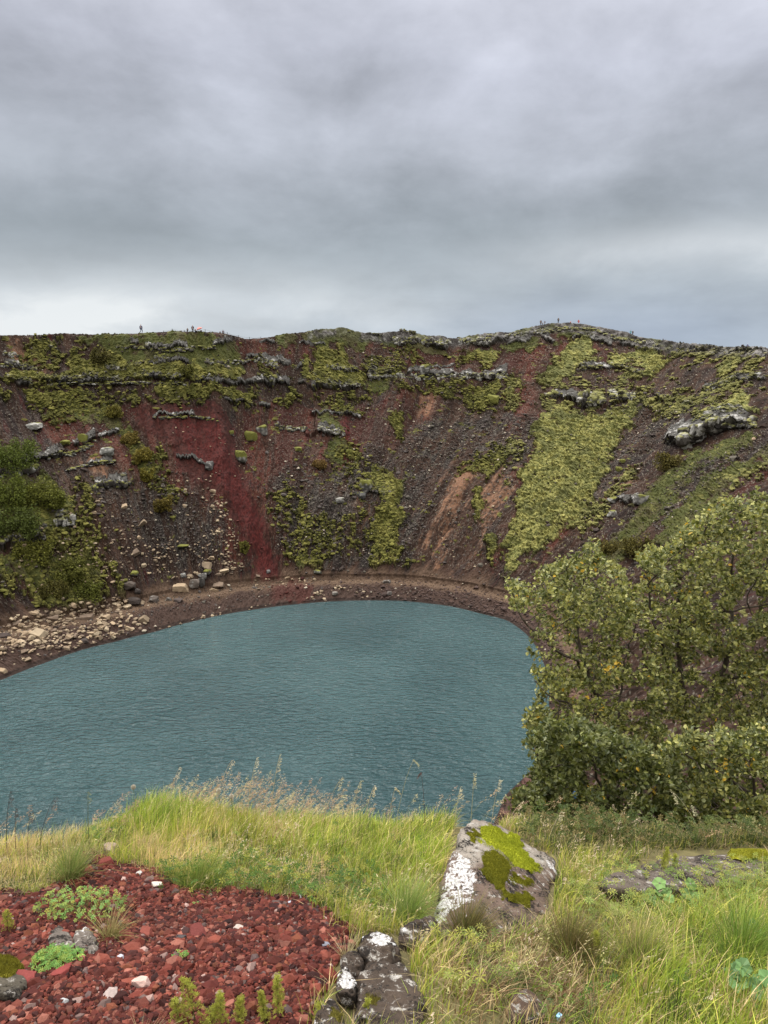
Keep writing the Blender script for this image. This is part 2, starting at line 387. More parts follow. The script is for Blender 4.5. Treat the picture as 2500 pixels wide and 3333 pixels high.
REDB = [ # dull red brown
 [(230,1330),(470,1320),(560,1420),(700,1560),(780,1700),(800,1850),(740,1830),(640,1640),(500,1560),(330,1480),(200,1400)], [(760,1330),(1010,1340),(1060,1420),(1080,1520),(960,1560),(900,1700),(930,1860),(880,1780),(820,1560)], [(1400,1130),(1700,1150),(1660,1230),(1420,1230)],
 [(780,1102),(1000,1120),(1010,1160),(960,1190),(800,1180),(790,1130)], [(150,1340),(470,1335),(520,1450),(640,1560),(560,1560),(420,1480),(250,1470),(120,1420)],
 [(820,1330),(1040,1320),(1180,1310),(1330,1290),(1480,1280),(1400,1400),(1230,1480),(1080,1520),(900,1590),(850,1560)],
 [(1140,1120),(1300,1130),(1500,1160),(1540,1230),(1400,1230),(1200,1200)], [(1690,1120),(1860,1100),(1830,1160),(1760,1230),(1660,1210)],
 [(1655,1255),(1745,1250),(1745,1350),(1690,1460),(1650,1560),(1600,1560),(1660,1380)], [(1930,1120),(1970,1130),(1960,1230),(1925,1220)],
 [(1720,1440),(1735,1470),(1700,1600),(1680,1720),(1620,1860),(1600,1860),(1660,1700),(1690,1560)],
 [(860,1620),(900,1650),(960,1780),(940,1860),(900,1840),(860,1700)], [(2480,1430),(2500,1420),(2500,1560),(2300,1720),(2200,1760),(2350,1600)],
 [(1860,1640),(1900,1650),(1860,1720),(1760,1840),(1740,1860),(1760,1800),(1840,1690)],
]
TAN = [
 [(1440,1560),(1500,1500),(1560,1540),(1545,1640),(1500,1720),(1470,1850),(1400,1860),(1390,1760),(1430,1650)],
 [(1570,1560),(1620,1490),(1680,1500),(1690,1560),(1640,1640),(1590,1700),(1565,1860),(1510,1860),(1560,1740)],
 [(1140,1640),(1200,1640),(1200,1700),(1150,1730),(1130,1680)], [(0,1110),(60,1110),(190,1210),(110,1190),(0,1200)],
 [(1340,1300),(1440,1280),(1450,1350),(1380,1370)], [(1980,1560),(2060,1500),(2080,1540),(1960,1640),(1930,1640)], [(250,1500),(350,1480),(400,1560),(300,1540)],
]
GREY = [
 [(870,1560),(980,1500),(1100,1520),(1210,1490),(1225,1600),(1220,1850),(1040,1850),(960,1850),(900,1780),(880,1680)],
 [(1320,1400),(1450,1370),(1640,1330),(1700,1370),(1690,1440),(1600,1470),(1480,1480),(1400,1560),(1390,1700),(1330,1850),(1290,1850),(1310,1720),(1300,1540)],
 [(1990,1290),(2130,1310),(2250,1340),(2190,1400),(2130,1430),(2060,1480),(1950,1620),(1860,1730),(1800,1790),(1880,1700),(1970,1540),(2000,1440),(2070,1350)],
 [(1680,1350),(1740,1350),(1735,1440),(1690,1560),(1640,1600),(1640,1480)], [(500,1560),(640,1600),(740,1700),(720,1800),(560,1840),(480,1760),(380,1700),(420,1620)],
 [(2130,1650),(2300,1500),(2500,1400),(2500,1430),(2320,1560),(2180,1680),(2090,1760)], [(1180,1450),(1280,1440),(1300,1540),(1230,1560),(1180,1520)],
 [(320,1540),(430,1560),(400,1660),(330,1640)],[(1130,1130),(1330,1140),(1340,1220),(1200,1240),(1160,1180)],
]
moss = region(MOSS, .75); mossb = region(MOSSB, 1.0); green = region(GREEN, .9); red = region(RED, .9); core = region([[(560,1350),(690,1375),(740,1450),(795,1560),(835,1650),(872,1770),(915,1872),(845,1876),(822,1800),(790,1700),(745,1610),(650,1500),(570,1420)], [(1108,1345),(1128,1350),(1140,1440),(1115,1500)]], .8); redb = region(REDB, 1.0)
tan = region(TAN, 1.0); grey = region(GREY, 1.0)
# ledges: (polyline in photo space, height px of rock face, outward push m, moss lip)
LEDGES = [
 ([(0,1236),(100,1250),(280,1242),(430,1240),(600,1240),(800,1248),(900,1247),(960,1250),(1060,1256),(1170,1256)], 16, 1.5),
 ([(0,1178),(60,1190),(110,1198)], 20, 1.6),
 ([(380,1118),(450,1135),(540,1140),(640,1135),(700,1130),(760,1110)], 14, 1.1),
 ([(330,1205),(480,1198),(560,1180),(650,1190),(750,1200)], 10, .6),
 ([(640,1300),(740,1305),(840,1322),(900,1322)], 10, 1.0), ([(490,1360),(560,1352),(640,1358),(710,1372)], 10, .8),
 ([(0,1535),(60,1525),(110,1500),(180,1480),(260,1450),(320,1420)], 26, 2.2), ([(210,1530),(290,1508),(370,1500)], 12, 1.2),
 ([(800,1165),(900,1185),(1000,1200)], 16, .9), ([(1010,1250),(1090,1262),(1180,1250)], 14, 1.5), ([(950,1330),(1000,1338),(1060,1342),(1180,1352)], 7, .8),
 ([(1180,1222),(1300,1220),(1420,1225),(1520,1225),(1660,1222)], 24, 1.7), ([(900,1392),(960,1400),(1010,1402)], 18, 1.5), ([(1035,1395),(1075,1405),(1120,1412)], 20, 1.6),
 ([(1290,1122),(1400,1126),(1500,1124),(1600,1118),(1660,1108)], 26, 2.2), ([(1700,1090),(1800,1100),(1900,1092),(2000,1112)], 14, 1.2),
 ([(1640,1125),(1720,1110),(1800,1085)], 12, 1.0),
 ([(1790,1280),(1860,1290),(1900,1310),(1960,1310),(2040,1300)], 26, 2.0), ([(1870,1200),(1960,1190),(2060,1210),(2100,1225)], 14, 1.2),
 ([(2080,1115),(2200,1128),(2300,1136),(2500,1144)], 12, 1.2), ([(2000,1105),(2100,1130),(2180,1136)], 10, 1.0),
 ([(2170,1440),(2240,1428),(2290,1405),(2340,1390),(2400,1380),(2460,1392),(2500,1388)], 42, 4.0), ([(2110,1280),(2200,1310),(2260,1320)], 14, 1.4),
 ([(2280,1270),(2400,1240),(2500,1235)], 14, 1.2), ([(300,1580),(420,1575)], 24, 1.4), ([(0,1760),(60,1752),(140,1735),(160,1720)], 26, 1.4),
 ([(1150,1620),(1215,1608),(1290,1612)], 12, 1.0), ([(1170,1570),(1190,1572)], 10, 1.0), ([(170,1690),(230,1690)], 22, 1.2),
 ([(1250,1730),(1310,1720)], 8, .8), ([(2000,1640),(2080,1620)], 10, 1.2), ([(1660,1080),(1720,1078),(1800,1072)], 10, .8),
 ([(1400,1195),(1500,1192)], 8, .6), ([(60,1105),(200,1150)], 5, .3), ([(840,1120),(960,1116),(1060,1128)], 6, .6), ([(1080,1205),(1180,1200)], 12, 1.0), ([(1000,1220),(1080,1228)], 8, .8),
 ([(560,1480),(640,1500),(690,1520)], 8, .6), ([(310,1420),(400,1400)], 8, .6),
]
push = np.zeros(U.shape); rockf = np.zeros(U.shape); under = np.zeros(U.shape)
jag = (fbm(A_ * .3, S_ * .1, 3, .6, 11) - .5) * 26 + (fbm(A_ * 1.3, S_ * .2, 3, .7, 12) - .5) * 22
colm = vn(A_ * .55 + 3, S_ * 0.02)
brk = sstep(fbm(A_ * .22, S_ * .05, 3, .65, 13), .34, .54)
hv = .45 + 1.1 * vn(A_ * .4 + 9, S_ * .01)
for pl, hpx, amp in LEDGES:
    pl = np.array(pl, float)
    x0, x1 = pl[0, 0], pl[-1, 0]
    sel = (U > x0 - 20) & (U < x1 + 20) & onwall
    if not sel.any(): continue
    uu = U[sel]; vv = V[sel]
    L = np.interp(uu, pl[:, 0], pl[:, 1]) + jag[sel]
    d = vv - L
    fade = sstep(uu, x0 - 18, x0 + 30) * (1 - sstep(uu, x1 - 30, x1 + 18))
    m_ = fade * (0.25 + 1.0 * colm[sel]) * (brk[sel] if hpx != 16 else np.maximum(brk[sel], .75))
    up = np.where(d < 0, np.exp(np.minimum(d, 0) / (hpx * 2.2)), 0)
    p = amp * m_ * up * (1 - sstep(d, -3.5, 0.0)) if False else amp * m_ * np.where(d < -1, up, np.clip(1 - (d + 1) / 4.0, 0, 1))
    push[sel] = np.maximum(push[sel], p)
    rf = m_ * ((d > -hpx * hv[sel]) & (d < 2)); rockf[sel] = np.maximum(rockf[sel], rf)
    under[sel] = np.maximum(under[sel], m_ * ((d >= 0) & (d < hpx * .5)))
crest = sstep(T_, .955, .98) * (T_ < 1.03) * (((U > 1000) & (U < 2500)) | (U < -200))
# geometry
edge = sstep(T_, -.02, .08) * (1 - sstep(T_, .985, 1.0)) 
gul = np.abs(fbm(A_ * .11, S_ * .012, 3, .55, 21) - .5) * 2
disp = edge * ((fbm(A_ * .06, S_ * .05, 4, .5, 22) - .5) * 4.0 - (1 - gul) * 0.9 * 0 + gul * 2.2 - .6 + (fbm(A_ * .42, S_ * .018, 3, .6, 52) - .5) * 1.6 + (fbm(A_ * .5, S_ * .35, 3, .55, 23) - .5) * .9)
finef = sstep(S_, 0, 3)
disp += finef * (fbm(A_ * 2.4, S_ * 2.4, 3, .6, 24) - .5) * (.42 - .12 * np.maximum(red, tan))
pil = np.abs(fbm(A_ * .8, S_ * 1.9, 3, .55, 25) - .5) * 2
clump = fbm(A_ * .9, S_ * 2.0, 3, .6, 26)
thin = fbm(A_ * .4, S_ * .2, 4, .6, 44)
cl2 = fbm(A_ * 1.9, S_ * 3.2, 2, .6, 48)
m1 = sstep(moss * .62 + (clump - .5) * .8 + (thin - .5) * .9 + (cl2 - .5) * .4, .21, .38)* (moss > 0)
m2 = sstep(mossb * .5 + (clump - .5) * 1.5 + (thin - .5) * 1.2 + (cl2 - .5) * .5, .46, .62) * (mossb > 0)
m3 = sstep(green * .6 + (thin - .5) * 1.3 + (clump - .5) * .5, .22, .42) * (green > 0)
m4 = (red < .3) * sstep(fbm(A_ * .8, S_ * 1.6, 2, .5, 45) + (thin - .5) * .5, .78, .84) * (T_ > .03)
hasm = np.maximum(np.maximum(m1, m2), m3)
disp += hasm * (1 - pil) ** 2 * (.8 - .45 * m3) * finef + hasm * (fbm(A_ * 3.1, S_ * 4.0, 2, .6, 51) - .5) * .45 * finef
rk = rockf > .35
bl = np.abs(fbm(A_ * 1.0, S_ * .9, 3, .6, 27) - .5) * 2
disp += rk * ((1 - bl) * .9 - .3)
disp += crest * (fbm(A_ * .35, S_ * .3, 4, .6, 28) - .35) * 1.7
near_ = sstep(np.hypot(TX, TY), 30, 60); disp *= near_; push *= near_
bump_b = (T_ < 0) & (S_ > 0.3)
disp += bump_b * (fbm(A_ * .9, S_ * .9, 4, .6, 29) - .5) * .5
disp += push
slopeA = 0.62
TX -= disp * cph[None] * slopeA; TY -= disp * sph[None] * slopeA; TZ += disp * (1 - slopeA * .35) * np.where(push > .05, .45, 1.0)
dn_ = np.hypot(TX, TY)
TZ -= 1.2 * (1 - sstep(dn_, 7, 22))
# colour (albedo)
def c3(*a): return np.array(a, float)
nz1 = fbm(A_ * .35, S_ * .3, 4, .6, 41); nz2 = fbm(A_ * 1.5, S_ * 1.5, 3, .65, 42); strk = fbm(A_ * .7, S_ * .07, 4, .6, 43)
spk = TAB[np.arange(nr)[:, None] % 512, (np.arange(nc)[None] * 7 + np.arange(nr)[:, None] * 3) % 512]
spk2 = vn(A_ * 4.1 + 7, S_ * 4.1)
mixc = lambda a, b, t: a * (1 - t[..., None]) + b * t[..., None]
brown = mixc(c3(.022, .0118, .0078), c3(.060, .0295, .0175), strk * 1.0)
col = mixc(brown, c3(.019, .0145, .0125), sstep(nz1 * .4 + strk * .6, .5, .62) * .85)
col = mixc(col, c3(.064, .0185, .0115), redb * (.25 + .75 * sstep(strk, .35, .6)) * .95)
col = mixc(col, c3(.042, .0105, .0078), sstep(red + (strk - .5) * 1.2 + (nz1 - .5) * .8, .1, .8) * .9)
col = mixc(col, c3(.054, .0088, .0070), sstep(core + (strk - .5) * 1.1 + (nz1 - .5) * .8, .15, .95) * .95)
col = col * (1 + (red > .2) * ((spk2 - .5) * .9 + (nz2 - .5) * .8))[..., None]
col = mixc(col, c3(.17, .088, .050), tan * sstep(strk * .7 + nz2 * .3, .42, .6) * .85)
gc = mixc(c3(.020, .016, .0135), c3(.12, .108, .088), sstep(spk2 * .6 + nz2 * .4, .5, .8))
col = mixc(col, gc, grey * sstep(nz1 * .4 + strk * .6, .42, .6) * .7)
dark_s = np.maximum(sstep(fbm(A_ * 1.1, S_ * .9, 3, .65, 49), .56, .66), sstep(fbm(A_ * .35, S_ * .035, 4, .6, 50), .5, .6)) * (1 - red * .7)
col = mixc(col, col * .45, dark_s * .8)
col = mixc(col, c3(.22, .20, .16), (red < .5) * (sstep(spk, .93, .97) * .6) * sstep(T_, 0.02, .05))
mossc = mixc(c3(.085, .086, .018), c3(.20, .185, .050), sstep(nz2, .35, .7))
mossc = mixc(mossc, c3(.065, .066, .016), sstep(nz1 * .6 + thin * .4, .5, .62) * .75)
greenc = mixc(c3(.036, .046, .012), c3(.082, .082, .020), nz2)
greenc = mixc(greenc, c3(.060, .050, .022), sstep(nz1, .48, .62) * .7)
pale = sstep(U, 1500, 1750)
mossc = mixc(mossc * .9, mossc * 1.22 + c3(.012, .015, .014), pale)
col = mixc(col, greenc, m3 * .95); col = mixc(col, mossc, m1 * .97); col = mixc(col, mossc * .8, m2 * .95); col = mixc(col, mossc * .75, m4 * .8)
# rock faces: dark basalt with pale lichen
lich = sstep(fbm(A_ * 1.6, S_ * 1.8, 3, .65, 46), .56, .68)
rockc = mixc(mixc(c3(.03,.028,.026), c3(.10,.095,.085), nz2), c3(.32, .31, .29), lich * sstep(nz1, .42, .6))
col = mixc(col, rockc, np.clip(sstep(rockf, .3, .45), 0, 1) * (1 - .85 * np.clip(np.maximum(m1, m2) * sstep(clump, .42, .52), 0, 1)))
crr = mixc(c3(.055, .05, .046), c3(.20, .19, .18), sstep(nz2, .45, .7)); crr = mixc(crr, c3(.10, .105, .04), sstep(nz1, .5, .62) * .7)
col = mixc(col, crr, np.clip(crest, 0, 1) * .85)
# bench: bank of dark rubble, trodden tan path, loose soil
tb = S_ / bw[None]
bc = mixc(c3(.062, .038, .024), c3(.098, .062, .04), fbm(A_ * .12, S_ * .9, 4, .6, 47))
bank = mixc(c3(.035, .021, .016), c3(.062, .037, .028), spk2)
bcc = mixc(bank, bc, sstep(tb, .35, .6) if False else sstep(tb + (nz1 - .5) * .5, .38, .62))
track = np.exp(-((tb - .80 + (nz1 - .5) * .08) / .07) ** 2) + .8 * np.exp(-((tb - .62 + (nz1 - .5) * .08) / .04) ** 2)
bcc = mixc(bcc, c3(.135, .09, .058), np.clip(track, 0, 1) * .6)
wet = (S_ < .7)
bcc = mixc(bcc, bcc * .5, wet * 1.0)
bcc = mixc(bcc, c3(.055, .016, .012), red * .7)
fb = 1 - sstep(T_ + (nz1 - .5) * .05, -.01, .03)
col = mixc(col, bcc, fb * 1.0)
# outer plain & flank: heath
out = sstep(T_, 1.0, 1.1)
col = mixc(col, c3(.07, .075, .035), out * .8)
hidn = 1 - near_
col = mixc(col, mixc(c3(.05, .03, .025), c3(.09, .04, .032), nz1), hidn * .9)
m_ter = mat_vc('crater_ground', .95, 3.0, .22, .5, 6.0)
ter = mesh_np('crater_slope', np.stack([TX, TY, TZ], -1), grid_faces(nr, nc, True), m_ter, np.clip(col.reshape(-1, 3), 0, 1))
tag(ter, kind='structure'); ter['label'] = 'steep red, brown and moss green inner walls of the crater'
def sample_idx(mask, n, r=rng):
    ii = np.nonzero(mask.ravel())[0]
    area = (RAD * np.gradient(np.radians(vis))[None] * np.gradient(RAD, axis=0)).ravel()[ii]
    area = np.clip(area, 0, None); return r.choice(ii, n, p=area / area.sum())
TP = np.stack([TX, TY, TZ], -1).reshape(-1, 3); TC = col.reshape(-1, 3)
Uf, Vf = proj(TP)
def ground_at_px(u, v, mask=None):
    """point of the visible crater wall that the photo shows at (u, v)"""
    d = (Uf - u) ** 2 + (Vf - v) ** 2 + 1e6 * (dn_.ravel() < 40)
    return TP[int(np.argmin(d))]

# plain out to the horizon
pm = bpy.data.materials.new('plain'); pm.use_nodes = True; g = NG(pm.node_tree)
tcn = g.new('ShaderNodeTexCoord'); bs = g.n['Principled BSDF']; bs.inputs['Roughness'].default_value = .95
g.put(bs.inputs['Base Color'], g.ramp(g.noise(tcn.outputs['Object'], .01, 6), [(.3, (.05, .06, .025, 1)), (.7, (.11, .09, .05, 1))]))
a = np.linspace(0, 2 * math.pi, 97)[:-1]; rr = np.array([235., 600, 2000, 8000])
pv = np.stack([np.stack([CC[0] + r * np.cos(a), CC[1] + r * np.sin(a), np.full(96, -27.0 if r > 300 else -29.5)], -1) for r in rr])
tag(mesh_np('plain', pv, grid_faces(4, 96, True), pm), kind='structure')

# ------------------------------------------------------------------ lake
lm = bpy.data.materials.new('lake_water'); lm.use_nodes = True; g = NG(lm.node_tree); bs = g.n['Principled BSDF']
tcn = g.new('ShaderNodeTexCoord')
mp = g.new('ShaderNodeMapping'); g.l.new(tcn.outputs['Object'], mp.inputs[0]); mp.inputs['Rotation'].default_value = (0, 0, R(6)); mp.inputs['Scale'].default_value = (.42, 1.0, 1)
mp2 = g.new('ShaderNodeMapping'); g.l.new(tcn.outputs['Object'], mp2.inputs[0]); mp2.inputs['Rotation'].default_value = (0, 0, R(-14)); mp2.inputs['Scale'].default_value = (.5, 1.0, 1)
wa = g.noise(mp.outputs[0], 1.8, 2, .5, .35); wb = g.noise(mp2.outputs[0], 3.3, 3, .6, .2)
big = g.noise(tcn.outputs['Object'], .05, 3, .5)
hgt = g.math('ADD', g.math('MULTIPLY', wa, 1.0), g.math('MULTIPLY', wb, .45))
bmp = g.new('ShaderNodeBump'); bmp.inputs['Strength'].default_value = 1.0; bmp.inputs['Distance'].default_value = .75
g.put(bmp.inputs['Height'], g.math('MULTIPLY', hgt, g.math('ADD', g.math('MULTIPLY', big, .8), .5))); g.l.new(bmp.outputs[0], bs.inputs['Normal'])
g.put(bs.inputs['Base Color'], g.mix(g.smooth(big, .3, .7), (.016, .044, .048, 1), (.034, .072, .076, 1)))
bs.inputs['Roughness'].default_value = .07; bs.inputs['IOR'].default_value = 1.33; bs.inputs['Specular IOR Level'].default_value = .5
rs = np.interp(np.linspace(0, 360, 361)[:-1], fine, shoreR, period=360) + 1.2
aa = np.radians(np.linspace(0, 360, 361)[:-1])
lv = [[CC[0], CC[1], LAKE_Z]]; ring = np.stack([CC[0] + rs * np.cos(aa), CC[1] + rs * np.sin(aa), np.full(360, LAKE_Z)], -1)
lf = np.array([[0, i + 1, (i + 1) % 360 + 1] for i in range(360)])
tag(mesh_np('lake_water', np.concatenate([lv, ring]), lf, lm), kind='structure')
# ------------------------------------------------------------------ loose stones and moss cushions on the wall (stuff)
def scatter_ico(name, pts, size, cols, mat, sub=1, flat=.6, jit=.25, stretch=None, r=rng, parent=None, nrm=None, sink=.25):
    v0, f0 = ICO[sub] if sub else ICO0
    n = len(pts); q = r.normal(size=(n, 1, 3))
    V_ = v0[None] * (1 + r.uniform(-jit, jit, (n, len(v0), 1)))
    sc = np.stack([r.uniform(.7, 1.3, n), r.uniform(.7, 1.3, n), r.uniform(.75, 1.25, n) * flat], -1)
    if stretch is not None: sc[:, 0] *= stretch
    V_ = V_ * sc[:, None]
    if stretch is not None:   # lie back on the slope
        V_[..., 2] += V_[..., 1] * -.55
    if flat > .5:      # tumble
        th = r.uniform(-.6, .6, n); c_, s_ = np.cos(th)[:, None], np.sin(th)[:, None]
        y = V_[..., 1] * c_ - V_[..., 2] * s_; z = V_[..., 1] * s_ + V_[..., 2] * c_; V_[..., 1] = y; V_[..., 2] = z
    ph = r.uniform(0, 6.283, n) if stretch is None else r.normal(0, .5, n) + (nrm if nrm is not None else 0)
    c_, s_ = np.cos(ph)[:, None], np.sin(ph)[:, None]
    x = V_[..., 0] * c_ - V_[..., 1] * s_; y = V_[..., 0] * s_ + V_[..., 1] * c_
    V_ = np.stack([x, y, V_[..., 2]], -1) * size[:, None, None]
    P_ = V_ + pts[:, None] + np.array([0, 0, 1.0]) * (size * flat * (1 - 2 * sink) * .5)[:, None, None]
    F_ = (f0[None] + (np.arange(n) * len(v0))[:, None, None]).reshape(-1, 3)
    C_ = np.repeat(cols[:, None], len(v0), 1).reshape(-1, 3)
    return mesh_np(name, P_.reshape(-1, 3), F_, mat, C_, parent=parent, smooth=False)
t_ = (1 + 5 ** .5) / 2
_v = np.array([(-1, t_, 0), (1, t_, 0), (-1, -t_, 0), (1, -t_, 0), (0, -1, t_), (0, 1, t_), (0, -1, -t_), (0, 1, -t_), (t_, 0, -1), (t_, 0, 1), (-t_, 0, -1), (-t_, 0, 1)], float) / 1.9
_f = np.array([(0, 11, 5), (0, 5, 1), (0, 1, 7), (0, 7, 10), (0, 10, 11), (1, 5, 9), (5, 11, 4), (11, 10, 2), (10, 7, 6), (7, 1, 8), (3, 9, 4), (3, 4, 2), (3, 2, 6), (3, 6, 8), (3, 8, 9), (4, 9, 5), (2, 4, 11), (6, 2, 10), (8, 6, 7), (9, 8, 1)])
ICO0 = (_v, _f)
m_stone = mat_vc('stone', .9, 2.5, .3, .4, 5.0)
m_moss = mat_vc('moss_cushion', .97, 3.0, .3, .8, 9.0, spec=.1)
inframe = (U > -250) & (U < 2750) & ((V < 2150) | ((U > 1500) & (V < 2700))) & (near_ > .99)
def wpick(wt, n):
    area = np.abs(np.radians(np.gradient(vis))[None] * RAD * np.gradient(RAD, axis=0)) * wt * inframe
    p = area.ravel(); return rng.choice(len(p), n, p=p / p.sum())
wt = (grey * 1.0 + .10) * (1 - .7 * (red > .2)) * (1 - .6 * m1) * (T_ > 0) * (T_ < 1) * (1 + 1.2 * (under > .2)) + .25 * ((T_ <= 0) & (S_ > .5)) + 1.2 * ((S_ > .2) & (S_ < 3.2) & (U > 1150))
i = wpick(wt, 22000)
sz = np.clip(rng.lognormal(math.log(.12), .5, len(i)), .06, .7)
tone = rng.uniform(0, 1, (len(i), 1))
dk = np.array([[.034, .022, .017]]); lt = np.array([[.12, .105, .083]]); pl = np.array([[.36, .31, .24]])
cc = np.where(tone < .72, dk + tone * .06, np.where(tone < .965, lt * (.5 + .6 * rng.random((len(i), 1))), pl))
inbank = ((T_ <= 0.0).ravel()[i] & (Uf[i] > 1050))[:, None]; redr = ((red > .25).ravel()[i] & (tone[:, 0] < .9))[:, None]; cc = np.where(redr, np.array([[.05, .013, .010]]) * (.5 + tone * 1.2), cc)
cc = np.where(inbank & (tone < .96), np.array([[.05, .032, .027]]) * (0.6 + tone), cc); cc = np.where(((Uf[i] > 1500) & (Vf[i] > 2250))[:, None], np.array([[.07, .035, .028]]) * (.5 + tone), cc)
o = scatter_ico('scree', TP[i], sz, cc, m_stone, 0)
tag(o, 'countless small grey and brown stones strewn over the crater walls', 'scree', kind='stuff')
wt = (m1 * .35 * (1 - .5 * m3) * (1 - .8 * pale) + m2 * 1.0 + m4 * .8) * (T_ > .02) * (T_ < .99) * (.15 + sstep(cl2, .4, .6)) * (under < .1)
i = wpick(wt, 20000)
sz = np.clip(rng.lognormal(math.log(.14), .45, len(i)), .06, .36)
base_c = TC[i] * .6 + np.array([[.055, .052, .013]]) + (Uf[i] > 1650)[:, None] * np.array([[.025, .022, .014]])
cc = base_c * rng.uniform(.65, 1.15, (len(i), 1))
tang = np.repeat(np.radians(vis)[None], nr, 0).ravel()[i] + math.pi / 2
o = scatter_ico('moss', TP[i], sz, cc, m_moss, 1, flat=.45, jit=.26, stretch=rng.uniform(.9, 2.1, len(i)), nrm=tang, sink=.3)
tag(o, 'yellow green moss cushions covering the crater walls', 'moss', kind='stuff')

# ------------------------------------------------------------------ boulders, one object each
def rock_mesh(seed, dims, nplanes=13, sub=3, rough=.05, boxy=.5):
    r = np.random.default_rng(seed)
    N = r.normal(size=(nplanes, 3)); N /= np.linalg.norm(N, axis=1)[:, None]
    D = r.uniform(.62, .98, nplanes)
    ax = np.array([[1, 0, 0], [-1, 0, 0], [0, 1, 0], [0, -1, 0], [0, 0, 1], [0, 0, -1]], float) + r.normal(0, .18, (6, 3))
    ax /= np.linalg.norm(ax, axis=1)[:, None]
    N = np.concatenate([N, ax]); D = np.concatenate([D, r.uniform(boxy, boxy + .25, 6)])
    v, f = ICO[sub]; d = v @ N.T
    rad = np.min(np.where(d > .05, D[None] / np.maximum(d, .05), 9), 1)
    p = v * rad[:, None]
    p = p * (1 + (n3d(p + seed, 2.2, 3, seed) - .5)[:, None] * rough * 4)
    return p * np.array(dims) / 2, f
def gcol_rock(p, seed, tone, lichen=.0, mossy=0.0, mcol=(.14, .14, .03), dims=None):
    n = n3d(p + seed, 3.0 / max(p.max(), .1), 3, seed + 1); n2_ = n3d(p + seed, 7.0 / max(p.max(), .1), 3, seed + 2)
    c_ = np.array(tone)[None] * (.6 + .8 * n[:, None])
    if lichen: 
        l = sstep(n2_, .62 - lichen * .3, .68 - lichen * .3)[:, None]; c_ = c_ * (1 - l) + np.array([[.30, .29, .265]]) * l
    if mossy:
        l = (sstep(p[:, 2] / p[:, 2].max() + (n - .5) * 1.6, .9 - mossy * .9, 1.05 - mossy * .9))[:, None]; c_ = c_ * (1 - l) + np.array([mcol]) * (.6 + .8 * n2_[:, None]) * l
    return c_
m_rock = mat_vc('boulder_rock', .9, 1.2, .3, .6, 2.5)
# pale broken rocks at the foot of the left wall: a few master shapes, copied
PALE = [(.29, .215, .14), (.20, .15, .10), (.33, .26, .175), (.145, .105, .075)]
masters = []
for k in range(14):
    p, f = rock_mesh(100 + k, (1.15, rng.uniform(.6, 1.0), rng.uniform(.35, .7)), 6, 4, .03, .55)
    c_ = gcol_rock(p, k, PALE[k % 4])
    o = mesh_np('pale_rock', p, f, m_rock, c_)
    masters.append(o)
used_m = set()
def place_rock(u, v, wpx, mk, label, group=None, rz=None, tilt=.25, squash=1.0):
    P_ = ground_at_px(u, v + wpx * .25).copy()
    dist = np.linalg.norm(P_)
    k = mk % len(masters)
    if k in used_m: o = masters[k].copy(); COL.objects.link(o)
    else: o = masters[k]; used_m.add(k)
    s_ = wpx * dist / F * 1.18
    P_[2] = max(P_[2], LAKE_Z + .12)
    o.scale = (s_, s_, s_ * squash); o.location = Vector(P_) + Vector((0, 0, s_ * .02))
    o.rotation_euler = (rng.normal(0, tilt) + .15, rng.normal(0, tilt), rng.uniform(0, 6.28) if rz is None else rz)
    tag(o, label, 'rock', group); return o
BIG = [ # u, v, width px, label
 (588, 1905, 42, 'large pale tilted block, leftmost of the block pile above the path'),
 (617, 1871, 24, 'upright pale block behind the largest one in the block pile'),
 (646, 1866, 16, 'small pale stone between the upright block and the dark ones of the pile'),
 (712, 1896, 40, 'pale flat-topped block at the right end of the block pile'),
 (700, 1915, 26, 'thin pale slab lying below the flat-topped block beside the path'),
 (668, 1835, 36, 'pale slanting block sitting highest over the block pile'),
 (728, 1850, 34, 'pale long slab leaning at the upper right of the block pile'),
 (714, 1865, 22, 'pale cube-like stone under the leaning slab'),
 (688, 1813, 20, 'pale stone halfway up above the slanting block'),
 (505, 1822, 16, 'small upright pale stone alone on the dark scree left of the pile'),
 (470, 1837, 16, 'pale stone leaning left, alone on the brown slope'),
 (437, 1792, 36, 'broad buff stone alone on the dark scree above the shore rocks'),
 (400, 1645, 26, 'buff pointed stone high on the slope below the cracked cliff'),
 (463, 1697, 38, 'long grey-buff boulder lying across the upper scree'),
 (307, 1665, 16, 'round buff stone on the brown slope right of the green shrubs'),
 (695, 1593, 26, 'long pale slab on the red and brown slope beside the red slide'),
 (712, 1727, 18, 'pale round stone near the shrub beside the red slide'),
 (840, 1872, 16, 'tall pale stone standing on the path at the foot of the red slide'),
 (937, 1875, 16, 'pale boxy stone on the path right of the red slide'),
 (457, 1958, 22, 'bright pale stone tucked under the dark boulders by the shore rocks'),
 (412, 1967, 26, 'pale wedge-shaped rock at the upper right of the shore rock field'),
 (282, 2002, 44, 'largest pale slab of the shore rock field'),
 (345, 2004, 26, 'square pale block next to the largest slab of the rock field'),
 (465, 2010, 36, 'broad buff rock at the right edge of the rock field near the path'),
 (125, 2057, 42, 'big buff upright rock at the left of the shore rock field'),
 (175, 2003, 32, 'flat pale slab at the upper left of the shore rock field'),
 (110, 1990, 24, 'pale pointed rock above the big buff rock'),
 (88, 2142, 26, 'rounded grey-buff rock close to the water at far left'),
 (5, 2178, 26, 'pale rock cut by the left edge of the photo near the water'),
 (215, 2103, 24, 'pale pointed rock near the waterline left of centre in the rock field'),
]
for k, (u, v, wpx, lab) in enumerate(BIG): place_rock(u, v, wpx, k, lab, rz=rng.uniform(-.5, .5))
FIELD = [(0, 2035), (90, 1985), (200, 1985), (240, 1960), (300, 1955), (380, 1940), (425, 1955), (430, 2010), (480, 2000), (470, 2035), (390, 2070), (270, 2105), (150, 2110), (60, 2125), (0, 2130)]
